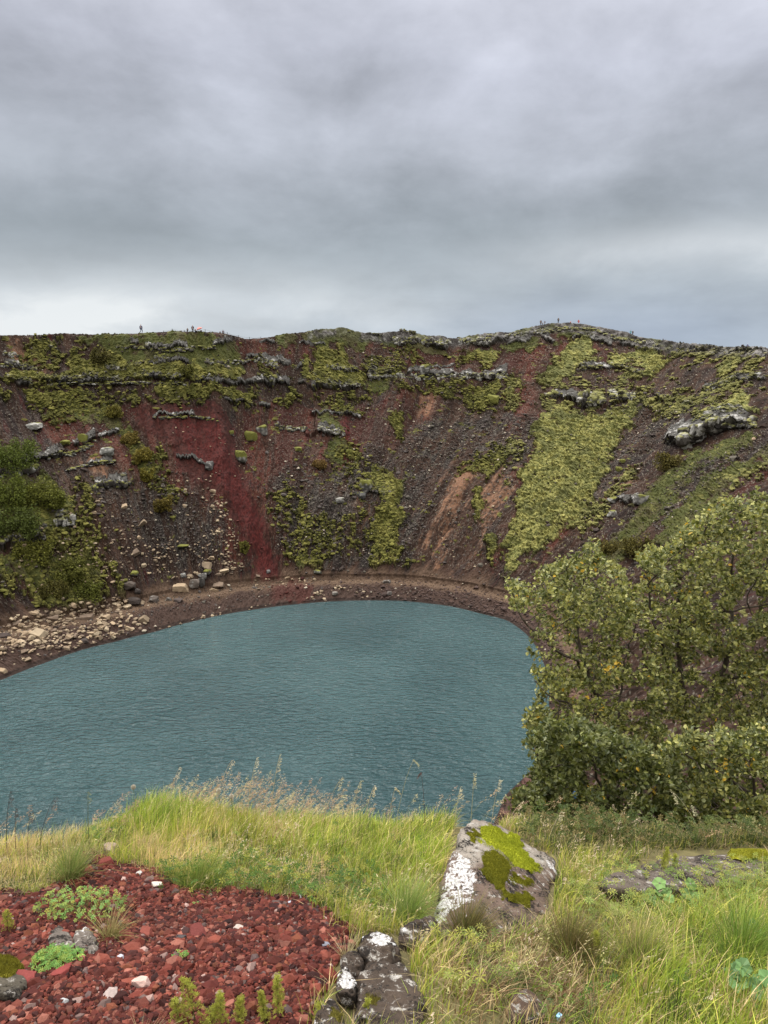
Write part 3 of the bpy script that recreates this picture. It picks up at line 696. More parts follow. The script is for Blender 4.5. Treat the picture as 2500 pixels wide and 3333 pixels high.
def inside(u, v, poly): return bool(inpoly(np.array([u]), np.array([v]), poly)[0])
k = 0
while k < 132:
    u, v = rng.uniform(0, 500), rng.uniform(1935, 2135)
    if not inside(u, v, FIELD): continue
    up = v < 2040 - max(0, (u - 200)) * .12
    zone = ('upper' if up else 'lower') + (' left' if u < 170 else ' middle' if u < 330 else ' right')
    place_rock(u, v, rng.uniform(9, 22), int(rng.integers(14)), 'pale broken rock in the %s part of the shore rock field' % zone, 'pale rocks of the shore rock field, %s part' % zone); k += 1
SPREADS = [
 ([(500, 1560), (700, 1560), (770, 1700), (800, 1850), (700, 1850), (640, 1700), (560, 1640)], 44, (5, 12), 'small pale stone on the slope left of the red slide', 'small pale stones left of the red slide'),
 ([(640, 1540), (700, 1540), (745, 1660), (800, 1850), (740, 1870), (700, 1720)], 36, (6, 13), 'pale stone hugging the left border of the red slide', 'pale stones along the left border of the red slide'),
 ([(20, 1760), (330, 1620), (480, 1640), (600, 1830), (430, 1930), (100, 1960)], 60, (6, 14), 'scattered pale stone on the brown slope above the shore rock field', 'stones scattered above the shore rock field'),
 ([(20, 2170), (300, 2095), (560, 2040), (900, 1968), (900, 1955), (560, 2022), (300, 2080), (20, 2150)], 40, (4, 9), 'small pale stone along the waterline at left', 'small stones along the left waterline'),
 (FIELD, 340, (5, 12), '', ''),
 ([(500, 1750), (760, 1720), (800, 1860), (520, 1900)], 120, (4, 9), '', ''), ([(30, 1800), (440, 1700), (560, 1860), (100, 1960)], 170, (4, 9), '', ''),
 ([(980, 1958), (1200, 1950), (1180, 1900), (1000, 1920)], 26, (5, 10), 'small pale stone at the waterline below the trodden path', 'small stones at the far waterline'),
 ([(830, 1885), (1050, 1872), (1050, 1900), (830, 1925)], 18, (5, 10), 'small pale stone on the trodden path', 'small stones on the trodden path'),
 ([(560, 1380), (800, 1380), (830, 1560), (700, 1560)], 26, (4, 7), 'tiny pale stone on the deep red cinder', 'tiny pale stones on the red cinder'),
 ([(1380, 1640), (1640, 1560), (1620, 1860), (1380, 1900)], 22, (4, 7), 'tiny pale stone on the tan streaked slope', 'tiny pale stones on the tan slope'),
]
tiny_p = []
for si, (poly, n_, (a_, b_), lab, grp) in enumerate(SPREADS):
    pa = np.array(poly); k = 0
    while k < n_:
        u, v = rng.uniform(pa[:, 0].min(), pa[:, 0].max()), rng.uniform(pa[:, 1].min(), pa[:, 1].max())
        if not inside(u, v, poly): continue
        if si < 3:
            side = (' high up', ' halfway down', ' near its foot')[min(2, int(3 * (v - pa[:, 1].min()) / np.ptp(pa[:, 1])))]
            place_rock(u, v, rng.uniform(a_, b_), int(rng.integers(14)), lab + side.replace('its', 'the'), grp + side.replace('its', 'the'))
        else: tiny_p.append((ground_at_px(u, v), rng.uniform(a_, b_)))
        k += 1
tp_ = np.array([p for p, _ in tiny_p]); tp_[:, 2] = np.maximum(tp_[:, 2], LAKE_Z + .1)
ts_ = np.array([w_ for _, w_ in tiny_p]) * np.linalg.norm(tp_, axis=1) / F * .62
tag(scatter_ico('pale_stones', tp_, ts_, np.array(PALE)[rng.integers(0, 4, len(ts_))], m_rock, 1, .6, .3), 'small pale stones strewn along the shore, path and lower slopes', 'stones', kind='stuff')
# dark and mossy boulders with looks of their own
DARKB = [ # u, v, w, h, lichen, moss, tone, label
 (785, 1482, 44, 48, .25, .9, (.07, .066, .055), 'big moss-topped boulder on the red and brown slope left of centre'),
 (817, 1417, 42, 34, .1, 1.6, (.07, .06, .045), 'round yellow-green moss covered boulder above the big moss-topped one'),
 (855, 1395, 42, 36, .4, .5, (.09, .085, .08), 'grey lichen boulder with moss at the end of a short ledge'),
 (753, 1407, 18, 16, .1, 1.2, (.07, .06, .045), 'small mossy stone left of the moss covered boulder'),
 (970, 1461, 32, 20, .1, 1.5, (.07, .06, .045), 'small moss-capped stone alone on the dull red slope'),
 (682, 1511, 34, 30, .2, 0, (.07, .066, .062), 'dark grey boulder lying on the deep red cinder'),
 (740, 1372, 14, 14, .1, 1.2, (.07, .06, .045), 'little moss stone on the upper deep red cinder'),
 (350, 1466, 46, 30, .35, .1, (.10, .10, .09), 'flat-topped grey block above the left curved ledge'),
 (110, 1384, 52, 22, .5, .1, (.16, .155, .14), 'long pale grey slab lying on the upper left slope'),
 (270, 1425, 36, 30, .1, 1.6, (.07, .06, .04), 'round moss mound on the left curved ledge'),
 (212, 1440, 30, 18, .1, 1.6, (.07, .06, .04), 'small moss mound just left of the round one on the curved ledge'),
 (660, 1872, 30, 22, .2, 0, (.07, .065, .06), 'dark grey block amid the pale block pile'),
 (635, 1895, 34, 28, .1, 0, (.11, .09, .075), 'dark brown-grey block in front of the pale block pile'),
 (657, 1892, 24, 28, .0, 0, (.06, .055, .05), 'narrow dark block at the middle of the block pile'),
 (598, 1870, 20, 18, .5, 0, (.12, .12, .12), 'small grey lichen stone at the left top of the block pile'),
 (674, 1858, 30, 18, .1, .8, (.06, .055, .05), 'dark stone with a mossy cap beneath the slanting pale block'),
 (420, 1902, 50, 24, .0, 0, (.07, .055, .045), 'wide dark boulder above the shore rock field'),
 (450, 1921, 18, 18, .0, 0, (.06, .05, .045), 'small round dark boulder right of the wide one'),
 (435, 1952, 46, 22, .0, 0, (.045, .035, .03), 'dark low boulder behind the bright pale stone'),
 (500, 1948, 36, 22, .1, 0, (.08, .065, .055), 'dark tilted boulder right of the low one near the path'),
 (550, 1948, 18, 12, .1, 0, (.08, .07, .06), 'small dark stone on the inner side of the path'),
 (580, 1951, 34, 9, .0, 0, (.06, .045, .04), 'thin dark slab lying on the path side'),
 (15, 2068, 40, 16, .0, 0, (.045, .032, .028), 'dark slab at the left photo edge in the rock field'),
 (440, 1862, 26, 16, .1, 1.2, (.05, .045, .04), 'moss-capped stone with a dark foot on the lower left slope'),
 (595, 1775, 42, 12, .0, .8, (.03, .03, .025), 'dark cleft boulder with a thin green top in the dark scree'),
 (1190, 1573, 46, 44, .3, .8, (.06, .058, .052), 'dark boulder with a moss cap beside the central moss strip'),
 (1175, 1610, 34, 26, .1, .1, (.06, .058, .055), 'dark grey boulder just below the moss-capped one'),
 (1107, 1625, 26, 20, .6, .1, (.17, .16, .15), 'pale grey boulder left of the dark grey one on the scree'),
 (1135, 1467, 22, 20, .0, 1.8, (.05, .055, .03), 'small green mossy boulder at the head of the scree'),
 (875, 1858, 16, 14, .1, 0, (.15, .145, .14), 'round grey stone at the foot of the red slide'),
 (1032, 1858, 30, 14, .1, .3, (.06, .06, .045), 'dark green-tinged boulder at the inner path edge'),
 (1260, 1893, 26, 16, .1, 0, (.08, .065, .055), 'dark boulder on the bank below the path at centre'),
 (1268, 1928, 18, 14, .1, 0, (.12, .10, .09), 'greyish stone on the dark bank near the water at centre'),
 (1090, 1928, 22, 12, .1, 0, (.17, .15, .13), 'flat grey stone on the bank left of centre'),
 (1607, 1296, 34, 28, .1, 1.8, (.07, .07, .04), 'bright moss mound below the upper lichen crags'),
 (1382, 1198, 40, 34, .4, .3, (.07, .068, .062), 'squat dark lichen boulder with moss under the centre rim'),
 (1680, 1885, 22, 12, .2, 0, (.14, .13, .12), 'flat grey stone beside the path near the shrub top'),
 (1995, 1623, 40, 20, .5, .5, (.10, .095, .09), 'lichen spotted boulder on the green diagonal strip'),
 (2085, 1622, 44, 36, .6, .2, (.12, .115, .11), 'tall lichen spotted boulder on the green diagonal strip'),
 (1992, 1670, 36, 24, .5, .2, (.12, .11, .10), 'lower lichen boulder beside the brown gully'),
 (2210, 1330, 60, 24, .5, .5, (.16, .155, .15), 'long pale lichen boulder above the right-hand crag'),
 (2025, 1500, 20, 14, .3, 1.5, (.14, .14, .08), 'pale moss stone on the dark right-hand scree'),
 (2015, 1527, 24, 16, .3, 1.5, (.14, .14, .08), 'second pale moss stone lower on the right-hand scree'),
 (2160, 1485, 20, 12, .1, .1, (.3, .26, .2), 'small tan stone below the right-hand crag'),
 (2452, 1428, 10, 9, .0, 0, (.45, .32, .22), 'orange-tan pebble-like stone at the right below the crag'),
]
for k, (u, v, wp, hp, li, mo, tone, lab) in enumerate(DARKB):
    P_ = ground_at_px(u, v + hp * .3); ds = np.linalg.norm(P_) / F
    p, f = rock_mesh(300 + k, (wp * ds * 1.15, wp * ds * .9, hp * ds * 1.25), 11, 3, .06, .6)
    o = mesh_np('boulder', p, f, m_rock, gcol_rock(p, k, tone, li, mo), smooth=False)
    o.location = Vector(P_) + Vector((0, -.1, hp * ds * .15)); tag(o, lab, 'boulder')

# crags: outcrops of stacked blocks that stand out of the wall
CRAGS = [ # polyline px, height px, count, lichen, moss, label
 ([(0, 1540), (60, 1535), (120, 1515)], 40, 13, .55, .4, 'long curved lichen crag under the left shrubs'),
 ([(150, 1485), (240, 1475), (310, 1440)], 24, 12, .3, .5, 'right part of the curved crag below the moss mounds'),
 ([(215, 1532), (290, 1512), (375, 1500)], 13, 12, .7, .6, 'thin whitish ledge below the curved crag'),
 ([(500, 1362), (570, 1355), (640, 1358), (708, 1370)], 16, 18, .35, .7, 'mossy arched ledge on the deep red cinder'),
 ([(900, 1388), (950, 1398), (1008, 1398)], 24, 12, .65, .1, 'grey speckled ledge left of the green triangle'),
 ([(1038, 1395), (1075, 1405), (1120, 1410)], 26, 12, .7, .1, 'grey speckled ledge right of its twin, above the green triangle'),
 ([(1200, 1225), (1300, 1222), (1400, 1228), (1500, 1228), (1650, 1222)], 28, 38, .7, .35, 'long band of pale lichen crags under the centre rim'),
 ([(800, 1170), (850, 1175), (905, 1195)], 24, 18, .6, .3, 'pale lichen ledge beside the upper red slope'),
 ([(1060, 1190), (1100, 1200), (1160, 1205)], 20, 14, .5, .8, 'stepped mossy crag below the central moss columns'),
 ([(1280, 1112), (1360, 1108), (1450, 1118), (1540, 1112), (1650, 1100)], 32, 44, .5, .15, 'jagged grey rim crag along the skyline at centre'),
 ([(1300, 1082), (1322, 1078), (1350, 1084)], 22, 7, .3, .1, 'knobbly rock knoll poking above the skyline'),
 ([(1400, 1098), (1440, 1096)], 12, 4, .2, .1, 'low rock bump on the skyline right of the knoll'),
 ([(1080, 1078), (1112, 1070), (1140, 1078)], 14, 8, .1, 1.3, 'green pointed hump on the skyline'),
 ([(1190, 1086), (1240, 1088)], 10, 6, .2, .3, 'dark low rocks on the skyline between hump and knoll'),
 ([(1660, 1092), (1730, 1082), (1790, 1078)], 22, 18, .5, .2, 'grey crag climbing to the right-hand summit'),
 ([(1790, 1075), (1850, 1068), (1920, 1072), (1990, 1090)], 16, 22, .2, .5, 'dark rock cap of the right-hand summit'),
 ([(1990, 1098), (2060, 1112), (2150, 1124)], 20, 26, .3, .3, 'dark broken rocks on the ridge descending from the summit'),
 ([(2150, 1125), (2240, 1132), (2330, 1140)], 12, 22, .5, .3, 'low broken rocks on the lower right ridge'),
 ([(2330, 1142), (2420, 1148), (2500, 1150)], 14, 20, .6, .4, 'pale rocks on the skyline at the far right'),
 ([(1800, 1285), (1850, 1292)], 44, 12, .5, .7, 'moss-hung crag at the head of the big moss field'),
 ([(1890, 1295), (1960, 1300)], 56, 14, .6, .6, 'tall lichen crag split by the brown gully'),
 ([(1990, 1285), (2060, 1292)], 40, 13, .6, .5, 'lichen crag right of the brown gully'),
 ([(1880, 1200), (1960, 1195)], 16, 10, .3, .8, 'low mossy ledge between the upper moss fields'),
 ([(2215, 1425), (2290, 1410)], 60, 16, .75, .1, 'left end of the large right-hand crag, white with lichen'),
 ([(2300, 1388), (2380, 1378)], 52, 14, .6, .35, 'middle of the large right-hand crag with an overhang'),
 ([(2400, 1382), (2500, 1372)], 44, 14, .35, .3, 'dark right end of the large right-hand crag'),
 ([(2170, 1440), (2200, 1430)], 26, 7, .6, .1, 'small lichen rocks left of the large crag'),
 ([(290, 1590), (330, 1582), (420, 1575)], 34, 16, .1, .3, 'cracked brown cliff above the scattered pale stones'),
 ([(180, 1700), (240, 1695)], 36, 12, .9, .2, 'white lichen crag beside the green shrubs'),
 ([(0, 1755), (60, 1750), (140, 1740)], 36, 16, .25, .5, 'blocky columns below the left shrubs at the photo edge'),
 ([(380, 1125), (450, 1132), (560, 1140), (700, 1130)], 18, 30, .25, .7, 'dark ledge under the walkers on the left rim'),
 ([(505, 1160), (555, 1168)], 26, 7, .5, .5, 'square lichen crag amid the left moss field'),
 ([(670, 1175), (760, 1180), (800, 1175)], 22, 14, .4, .6, 'stepped grey crag right in the left moss field'),
 ([(10, 1152), (60, 1155)], 18, 8, .7, .1, 'pair of pale rocks at the top left slope'),
 ([(0, 1186), (60, 1192), (120, 1198)], 22, 12, .4, .3, 'grey ledge below the pair of pale rocks'),
 ([(1110, 1250), (1170, 1255)], 14, 8, .7, .4, 'white-edged tip of the black ledge at centre'),
 ([(150, 1252), (250, 1248), (330, 1250)], 12, 14, .9, .8, 'white spotted stones on the left part of the black ledge'),
 ([(350, 1248), (450, 1246), (600, 1248)], 14, 20, .7, .7, 'white spotted stones on the middle of the black ledge'),
]
m_crag = mat_vc('crag_rock', .92, .9, .3, .7, 1.6)
for k, (pl_, hp, cnt, li, mo, lab) in enumerate(CRAGS):
    pl_ = np.array(pl_, float); r_ = np.random.default_rng(900 + k)
    seg = np.cumsum([0] + [math.hypot(*(pl_[i + 1] - pl_[i])) for i in range(len(pl_) - 1)])
    vs_, fs_, cs_ = [], [], []; o_ = 0
    step = seg[-1] / cnt
    ncore = cnt * 2
    ct = seg[-1] * (np.arange(ncore) + .5) / ncore
    cu, cv = np.interp(ct, seg, pl_[:, 0]), np.interp(ct, seg, pl_[:, 1]) + fbm(ct * .02, ct * 0 + k, 3, .6, k) * hp * .8 - hp * .3
    gp = np.array([ground_at_px(a__, b__) for a__, b__ in zip(cu, cv)]); gr_ = np.hypot(gp[:, 0], gp[:, 1])
    med = np.array([np.median(gr_[max(0, j - 4):j + 5]) for j in range(ncore)]); med = np.convolve(np.pad(med, 3, mode='edge'), np.ones(7) / 7, 'valid')
    core_p = np.array([at_r(a__, b__, r__ + .45) for a__, b__, r__ in zip(cu, cv, med)])
    sp3 = np.linalg.norm(np.diff(core_p, axis=0), axis=1).max() if ncore > 1 else 1
    for q in range(ncore + int(cnt * 2.4)):
        core = q < ncore
        if core: P_ = core_p[q]; u = np.interp(ct[q], seg, pl_[:, 0])
        else:
            t = r_.uniform(0, seg[-1]); u = np.interp(t, seg, pl_[:, 0]); v = np.interp(t, seg, pl_[:, 1]) + r_.uniform(-.3, .3) * hp
            P_ = ground_at_px(u, v); j__ = int(t / seg[-1] * (ncore - 1)); c__ = core_p[j__]; P_ = P_ if np.linalg.norm(c__ - P_) < hp * np.linalg.norm(P_) / F * .75 + .5 else at_r(u, v, math.hypot(c__[0], c__[1]) - .45)
        ds = np.linalg.norm(P_) / F
        ww = max(step * 1.5, hp * .55) * (r_.uniform(.9, 1.2) if core else r_.uniform(.6, 1.4)) * ds; hh = hp * (r_.uniform(.4, .55) if core else r_.uniform(.35, .8)) * ds
        p, f = rock_mesh(5000 + k * 60 + q, (ww, ww * .9, hh), 9, 2, .09, .62)
        if core and ww < sp3 * 1.5: p = p * np.array([min(2.2, sp3 * 1.5 / ww), 1, 1])
        a_ = r_.uniform(-.5, .5); p = p @ np.array([[math.cos(a_), math.sin(a_), 0], [-math.sin(a_), math.cos(a_), 0], [0, 0, 1]])
        cs_.append(gcol_rock(p, q + k, np.array((.050, .044, .037)) * r_.uniform(.4, 1.3), (li if hp > 16 else li * .6) * (r_.uniform(.7, 1.2) if r_.random() < .55 else .15), (mo + .25) * r_.uniform(0, 1.3), (.13, .128, .03) if u < 1500 else (.2, .195, .07)))
        vs_.append(p + P_); fs_.append(f + o_); o_ += len(p)
    vs_ = np.concatenate(vs_); c0 = vs_.mean(0)
    o = mesh_np('rock_crag', vs_ - c0, np.concatenate(fs_), m_crag, np.concatenate(cs_)); o.location = c0
    tag(o, lab, 'crag')
# ------------------------------------------------------------------ bushes on the crater wall
m_leaf_far = mat_vc('bush_leaves', .8, 1.0, .3, 0, 1, transl=.25)
BUSH = [ # u, v(base), w, h px, tone, label
 (330, 1175, 66, 60, (.050, .058, .022), 'round dusky bush on the left moss slope under the rim'),
 (40, 1510, 170, 85, (.045, .075, .018), 'dense green shrub mass above the curved crag at left'),
 (30, 1640, 150, 110, (.055, .085, .02), 'broad green shrub under the curved crag at the photo edge'),
 (140, 1640, 130, 90, (.065, .09, .022), 'lighter green shrub beside the broad one at left'),
 (60, 1725, 150, 80, (.04, .065, .018), 'dark green shrub just above the blocky columns'),
 (180, 1650, 70, 60, (.06, .085, .02), 'small green shrub above the white lichen crag'),
 (110, 1810, 120, 60, (.065, .085, .02), 'olive shrub below the blocky columns'),
 (235, 1880, 110, 70, (.06, .08, .022), 'olive green bush low on the left slope'),
 (290, 1935, 90, 60, (.06, .085, .022), 'green bush just above the shore rock field'),
 (175, 1930, 80, 50, (.055, .065, .022), 'brownish green bush left of the one above the rock field'),
 (375, 1350, 50, 36, (.075, .085, .022), 'small green bush at the top of the green strip'),
 (422, 1440, 62, 44, (.085, .085, .028), 'olive bush on the green strip beside the red cinder'),
 (462, 1500, 68, 56, (.09, .095, .024), 'yellow-green bush midway down the green strip'),
 (478, 1560, 52, 46, (.085, .095, .022), 'lower yellow-green bush at the foot of the green strip'),
 (535, 1660, 60, 70, (.075, .075, .022), 'olive bush alone on the dark scree'),
 (794, 1795, 38, 52, (.07, .085, .024), 'small green bush against the edge of the red slide'),
 (1040, 1520, 58, 28, (.085, .07, .03), 'low brown bush on the dull red slope at centre'),
 (605, 1215, 60, 30, (.055, .07, .02), 'dusky heath clump low in the left moss field'),
 (2180, 1520, 90, 50, (.055, .06, .02), 'dark heath clump beyond the green diagonal strip'),
 (2080, 1800, 110, 60, (.055, .062, .02), 'dark heath clump seen behind the shrub top'),
 (1980, 1790, 90, 40, (.06, .065, .022), 'olive heath clump left of the dark one behind the shrub'),
]
for k, (u, v, wp, hp, tone, lab) in enumerate(BUSH):
    r_ = np.random.default_rng(1500 + k)
    P_ = ground_at_px(u, v); ds = np.linalg.norm(P_) / F
    W_, H_ = wp * ds * .5, hp * ds * .8
    n = int(2600 * min(1.6, wp / 90) + 500)
    nl = 14 + int(wp / 6)
    lc = np.stack([r_.uniform(-.75, .75, nl) * W_, r_.uniform(-.6, .4, nl) * W_ * .8, r_.uniform(.05, .72, nl) * H_], -1); lr = r_.uniform(.12, .38, nl) * min(W_, H_ * 1.3)
    # follow the slope of the wall
    ii = r_.integers(0, nl, n); d = r_.normal(size=(n, 3)); d /= np.linalg.norm(d, axis=1)[:, None]
    c_ = lc[ii] + d * (lr[ii] * r_.uniform(.55, 1.08, n))[:, None]
    c_[:, 2] += c_[:, 1] * .55
    s_ = r_.uniform(.10, .22, n)
    a_ = r_.normal(size=(n, 3)); a_ /= np.linalg.norm(a_, axis=1)[:, None]; b_ = np.cross(a_, r_.normal(size=(n, 3))); b_ /= np.linalg.norm(b_, axis=1)[:, None]
    q = np.stack([c_ - a_ * s_[:, None], c_ + b_ * s_[:, None] * .6, c_ + a_ * s_[:, None], c_ - b_ * s_[:, None] * .6], 1)
    cc = np.array(tone)[None] * r_.uniform(.5, 2.0, (n, 1)) * np.array([[1.5, 1.15, .8]])
    root = empty('bush', P_)
    mesh_np('foliage', q.reshape(-1, 3), np.arange(n * 4).reshape(n, 4), m_leaf_far, np.repeat(cc, 4, 0), parent=root)
    sv, sf, o_ = [], [], 0
    for j in range(nl):
        e = lc[j] + np.array([0, 0, lc[j][1] * .55]); rr_s = [.06, .02]; b0 = np.array([e[0] * .2, e[1] * .2, -.3])
        for z, p0 in ((0, b0), (1, e)):
            sv += [p0 + np.array([math.cos(t), math.sin(t), 0]) * rr_s[z] for t in (0, 2.1, 4.2)]
        sf += [[o_ + a, o_ + (a + 1) % 3, o_ + 3 + (a + 1) % 3, o_ + 3 + a] for a in range(3)]; o_ += 6
    mesh_np('stem', np.array(sv), np.array(sf), m_leaf_far, np.tile([[.05, .035, .025]], (len(sv), 1)), parent=root)
    tag(root, lab, 'bush')

# ------------------------------------------------------------------ people on the rim
def mat_flat(name, c, rough=.8, transl=0):
    m = bpy.data.materials.new(name); m.use_nodes = True; g = NG(m.node_tree); b = g.n['Principled BSDF']
    tcn = g.new('ShaderNodeTexCoord'); n_ = g.noise(tcn.outputs['Object'], 12, 3)
    g.put(b.inputs['Base Color'], g.mix(n_, tuple(x * .75 for x in c[:3]) + (1,), tuple(min(1, x * 1.25) for x in c[:3]) + (1,)))
    b.inputs['Roughness'].default_value = rough; return m
def skin_obj(name, joints, edges, mat, parent=None, sub=1):
    me = bpy.data.meshes.new(name); me.from_pydata([j[:3] for j in joints], edges, [])
    me.materials.append(mat)
    o = bpy.data.objects.new(name, me); COL.objects.link(o)
    if parent is not None: o.parent = parent
    md = o.modifiers.new('skin', 'SKIN'); sk = me.skin_vertices[0].data if me.skin_vertices else None
    if sk is None:
        bm = bmesh.new(); bm.from_mesh(me); bm.verts.layers.skin.verify(); bm.to_mesh(me); bm.free(); sk = me.skin_vertices[0].data
    for i, j in enumerate(joints): sk[i].radius = (j[3], j[3] if len(j) < 5 else j[4]); sk[i].use_root = (i == 0)
    md.use_smooth_shade = True
    sb = o.modifiers.new('sub', 'SUBSURF'); sb.levels = sub; sb.render_levels = sub
    dg = bpy.context.evaluated_depsgraph_get(); ev = bpy.data.meshes.new_from_object(o.evaluated_get(dg))
    o.modifiers.clear(); o.data = ev; ev.name = name
    if not ev.materials: ev.materials.append(mat)
    return o
SKIN = mat_flat('skin', (.45, .28, .2))
def person(u, v, hpx, top, legs, hair, label, pose='stand', face=1, bag=None, rw=None):
    P_ = min((TP[q] for q in np.argsort((Uf - u) ** 2 + 1e6 * (dn_.ravel() < 60))[:400]), key=lambda p: -p[2])
    rr0 = np.hypot(P_[0], P_[1])
    Pp = at_r(u, v, rr0); ds = np.linalg.norm(Pp) / F
    H = hpx * ds
    root = empty('person', Pp, 0)
    h = H / 1.75 * (1.45 if pose == 'sit' else 1.0)
    if pose == 'walk':
        hipL, kL, aL, tL = (.09, 0, .92), (.09 + .16 * face, -.12 * 0, .52), (.06 + .10 * face, .03, .1), (.06 + .24 * face, 0, .03)
        hipR, kR, aR, tR = (-.09, 0, .92), (-.02, 0, .5), (-.12 - .26 * face, .03, .13), (-.12 - .16 * face, 0, .03)
    elif pose == 'sit':
        hipL, kL, aL, tL = (.09, 0, .42), (.13, -.35, .62), (.13, -.45, .2), (.13, -.58, .14)
        hipR, kR, aR, tR = (-.09, 0, .42), (-.13, -.33, .6), (-.13, -.42, .18), (-.13, -.55, .12)
    else:
        hipL, kL, aL, tL = (.09, 0, .92), (.1, -.02, .5), (.1, .02, .09), (.11, -.13, .03)
        hipR, kR, aR, tR = (-.09, 0, .92), (-.1, -.02, .5), (-.1, .02, .09), (-.11, -.13, .03)
    z0 = -.5 if pose == 'sit' else 0
    pv_, ch, nk, hd, tp = (0, 0, .95 + z0), (0, 0, 1.25 + z0), (0, 0, 1.47 + z0), (0, -.02, 1.60 + z0), (0, -.01, 1.70 + z0)
    if pose == 'sit': hipL = (.09, 0, .44); hipR = (-.09, 0, .44)
    sL, eL, wL, fL = (.19, 0, 1.4 + z0), (.25, .03, 1.12 + z0), (.22 + .1 * face * (pose == 'walk'), -.1, .88 + z0), (.22, -.13, .8 + z0)
    sR, eR, wR, fR = (-.19, 0, 1.4 + z0), (-.25, .03, 1.12 + z0), (-.22, -.1, .88 + z0), (-.22, -.13, .8 + z0)
    J = [pv_, ch, nk, hd, tp, hipL, kL, aL, tL, hipR, kR, aR, tR, sL, eL, wL, fL, sR, eR, wR, fR]
    Rd = [.13, .14, .055, .09, .07, .085, .06, .042, .035, .085, .06, .042, .035, .06, .045, .032, .03, .06, .045, .032, .03]
    J = [tuple(c * h for c in j) + (r * h,) for j, r in zip(J, Rd)]
    E = [(0, 1), (1, 2), (2, 3), (3, 4), (0, 5), (5, 6), (6, 7), (7, 8), (0, 9), (9, 10), (10, 11), (11, 12), (1, 13), (13, 14), (14, 15), (15, 16), (1, 17), (17, 18), (18, 19), (19, 20)]
    skin_obj('body', J, E, SKIN, root)
    g_ = lambda ids, k=1.25: [J[i][:3] + (J[i][3] * k,) for i in ids]
    skin_obj('jacket', g_([0, 1, 2, 13, 14, 15, 17, 18, 19], 1.3), [(0, 1), (1, 2), (1, 3), (3, 4), (4, 5), (1, 6), (6, 7), (7, 8)], top, root)
    skin_obj('trousers', g_([0, 5, 6, 7, 9, 10, 11], 1.28), [(0, 1), (1, 2), (2, 3), (0, 4), (4, 5), (5, 6)], legs, root)
    hx = [J[3][:3] + (J[3][3] * 1.15,), J[4][:3] + (J[4][3] * 1.2,)]
    hx[0] = (hx[0][0], hx[0][1] + .03 * h, hx[0][2] + .02 * h, hx[0][3])
    skin_obj('hair', hx, [(0, 1)], hair, root)
    if bag is not None:
        v_, f_ = ICO[2]; mesh_np('backpack', v_ * np.array([.15, .11, .25]) * h + np.array([-.12 * face, .12, 1.22 + z0]) * h, f_, bag, parent=root, smooth=True)
    return tag(root, label, 'person', 'walkers on the crater rim'), Pp, h
K = {k: mat_flat('cloth_' + k, c) for k, c in dict(slate=(.12, .13, .2), navy=(.02, .03, .08), black=(.018, .018, .02), grey=(.12, .12, .13), brown=(.08, .06, .05), white=(.5, .52, .55), red=(.45, .04, .05), cyan=(.12, .42, .5), blue=(.03, .09, .28), hairdark=(.02, .015, .012), jean=(.05, .07, .13), pinkish=(.6, .2, .17)).items()}
PEOPLE = [
 (460, 1083, 27, 'slate', 'jean', 'hairdark', 'person in slate blue clothes striding alone on the left rim', 'walk', 1, None),
 (611, 1083, 17, 'black', 'black', 'hairdark', 'small person in black standing left of the tall walker on the left rim', 'stand', -1, None),
 (628, 1083, 25, 'navy', 'grey', 'hairdark', 'tallest walker of the left rim trio, dark top and grey trousers', 'stand', 1, None),
 (636, 1083, 14, 'black', 'navy', 'hairdark', 'child-sized person in dark clothes right of the tall walker', 'stand', 1, None),
 (655, 1082, 11, 'pinkish', 'white', 'hairdark', 'person bending under the salmon-red umbrella', 'stand', 1, None),
 (717, 1092, 16, 'black', 'black', 'hairdark', 'person in black with a backpack, left of the pair at the rope fence', 'stand', 1, 'navy'),
 (727, 1094, 22, 'slate', 'grey', 'hairdark', 'taller person in slate grey, right of the pair at the rope fence', 'walk', 1, None),
 (1760, 1059, 19, 'brown', 'brown', 'hairdark', 'person in brown at the left end of the summit group', 'stand', 1, None),
 (1766, 1059, 11, 'grey', 'grey', 'hairdark', 'child in grey beside the person in brown on the summit', 'stand', 1, None),
 (1773, 1058, 15, 'navy', 'white', 'hairdark', 'person in dark top and white trousers on the summit', 'walk', -1, 'navy'),
 (1817, 1051, 18, 'black', 'black', 'hairdark', 'person in black standing highest on the summit', 'stand', 1, None),
 (1857, 1052, 8, 'pinkish', 'brown', 'hairdark', 'person crouching behind rocks on the summit', 'sit', 1, None),
 (1883, 1051, 12, 'red', 'red', 'hairdark', 'person in red seated on the summit', 'sit', 1, None),
 (2052, 1090, 17, 'cyan', 'cyan', 'hairdark', 'person in light blue on the ridge below the summit', 'stand', 1, None),
 (2059, 1090, 15, 'black', 'black', 'hairdark', 'person in black with a red backpack next to the light blue one', 'stand', 1, 'red'),
 (2158, 1106, 6, 'black', 'black', 'hairdark', 'head and shoulders of a dark-clad person over the ridge', 'sit', 1, None),
 (2432, 1136, 17, 'blue', 'navy', 'white', 'person in blue standing alone at the far right of the rim', 'stand', 1, None),
]
for u, v, hp, tp_, lg, hr, lab, pose, fc, bg_ in PEOPLE:
    rt, Pp, hh = person(u, v + 2, hp, K[tp_], K[lg], K[hr], lab, pose, fc, K[bg_] if bg_ else None)
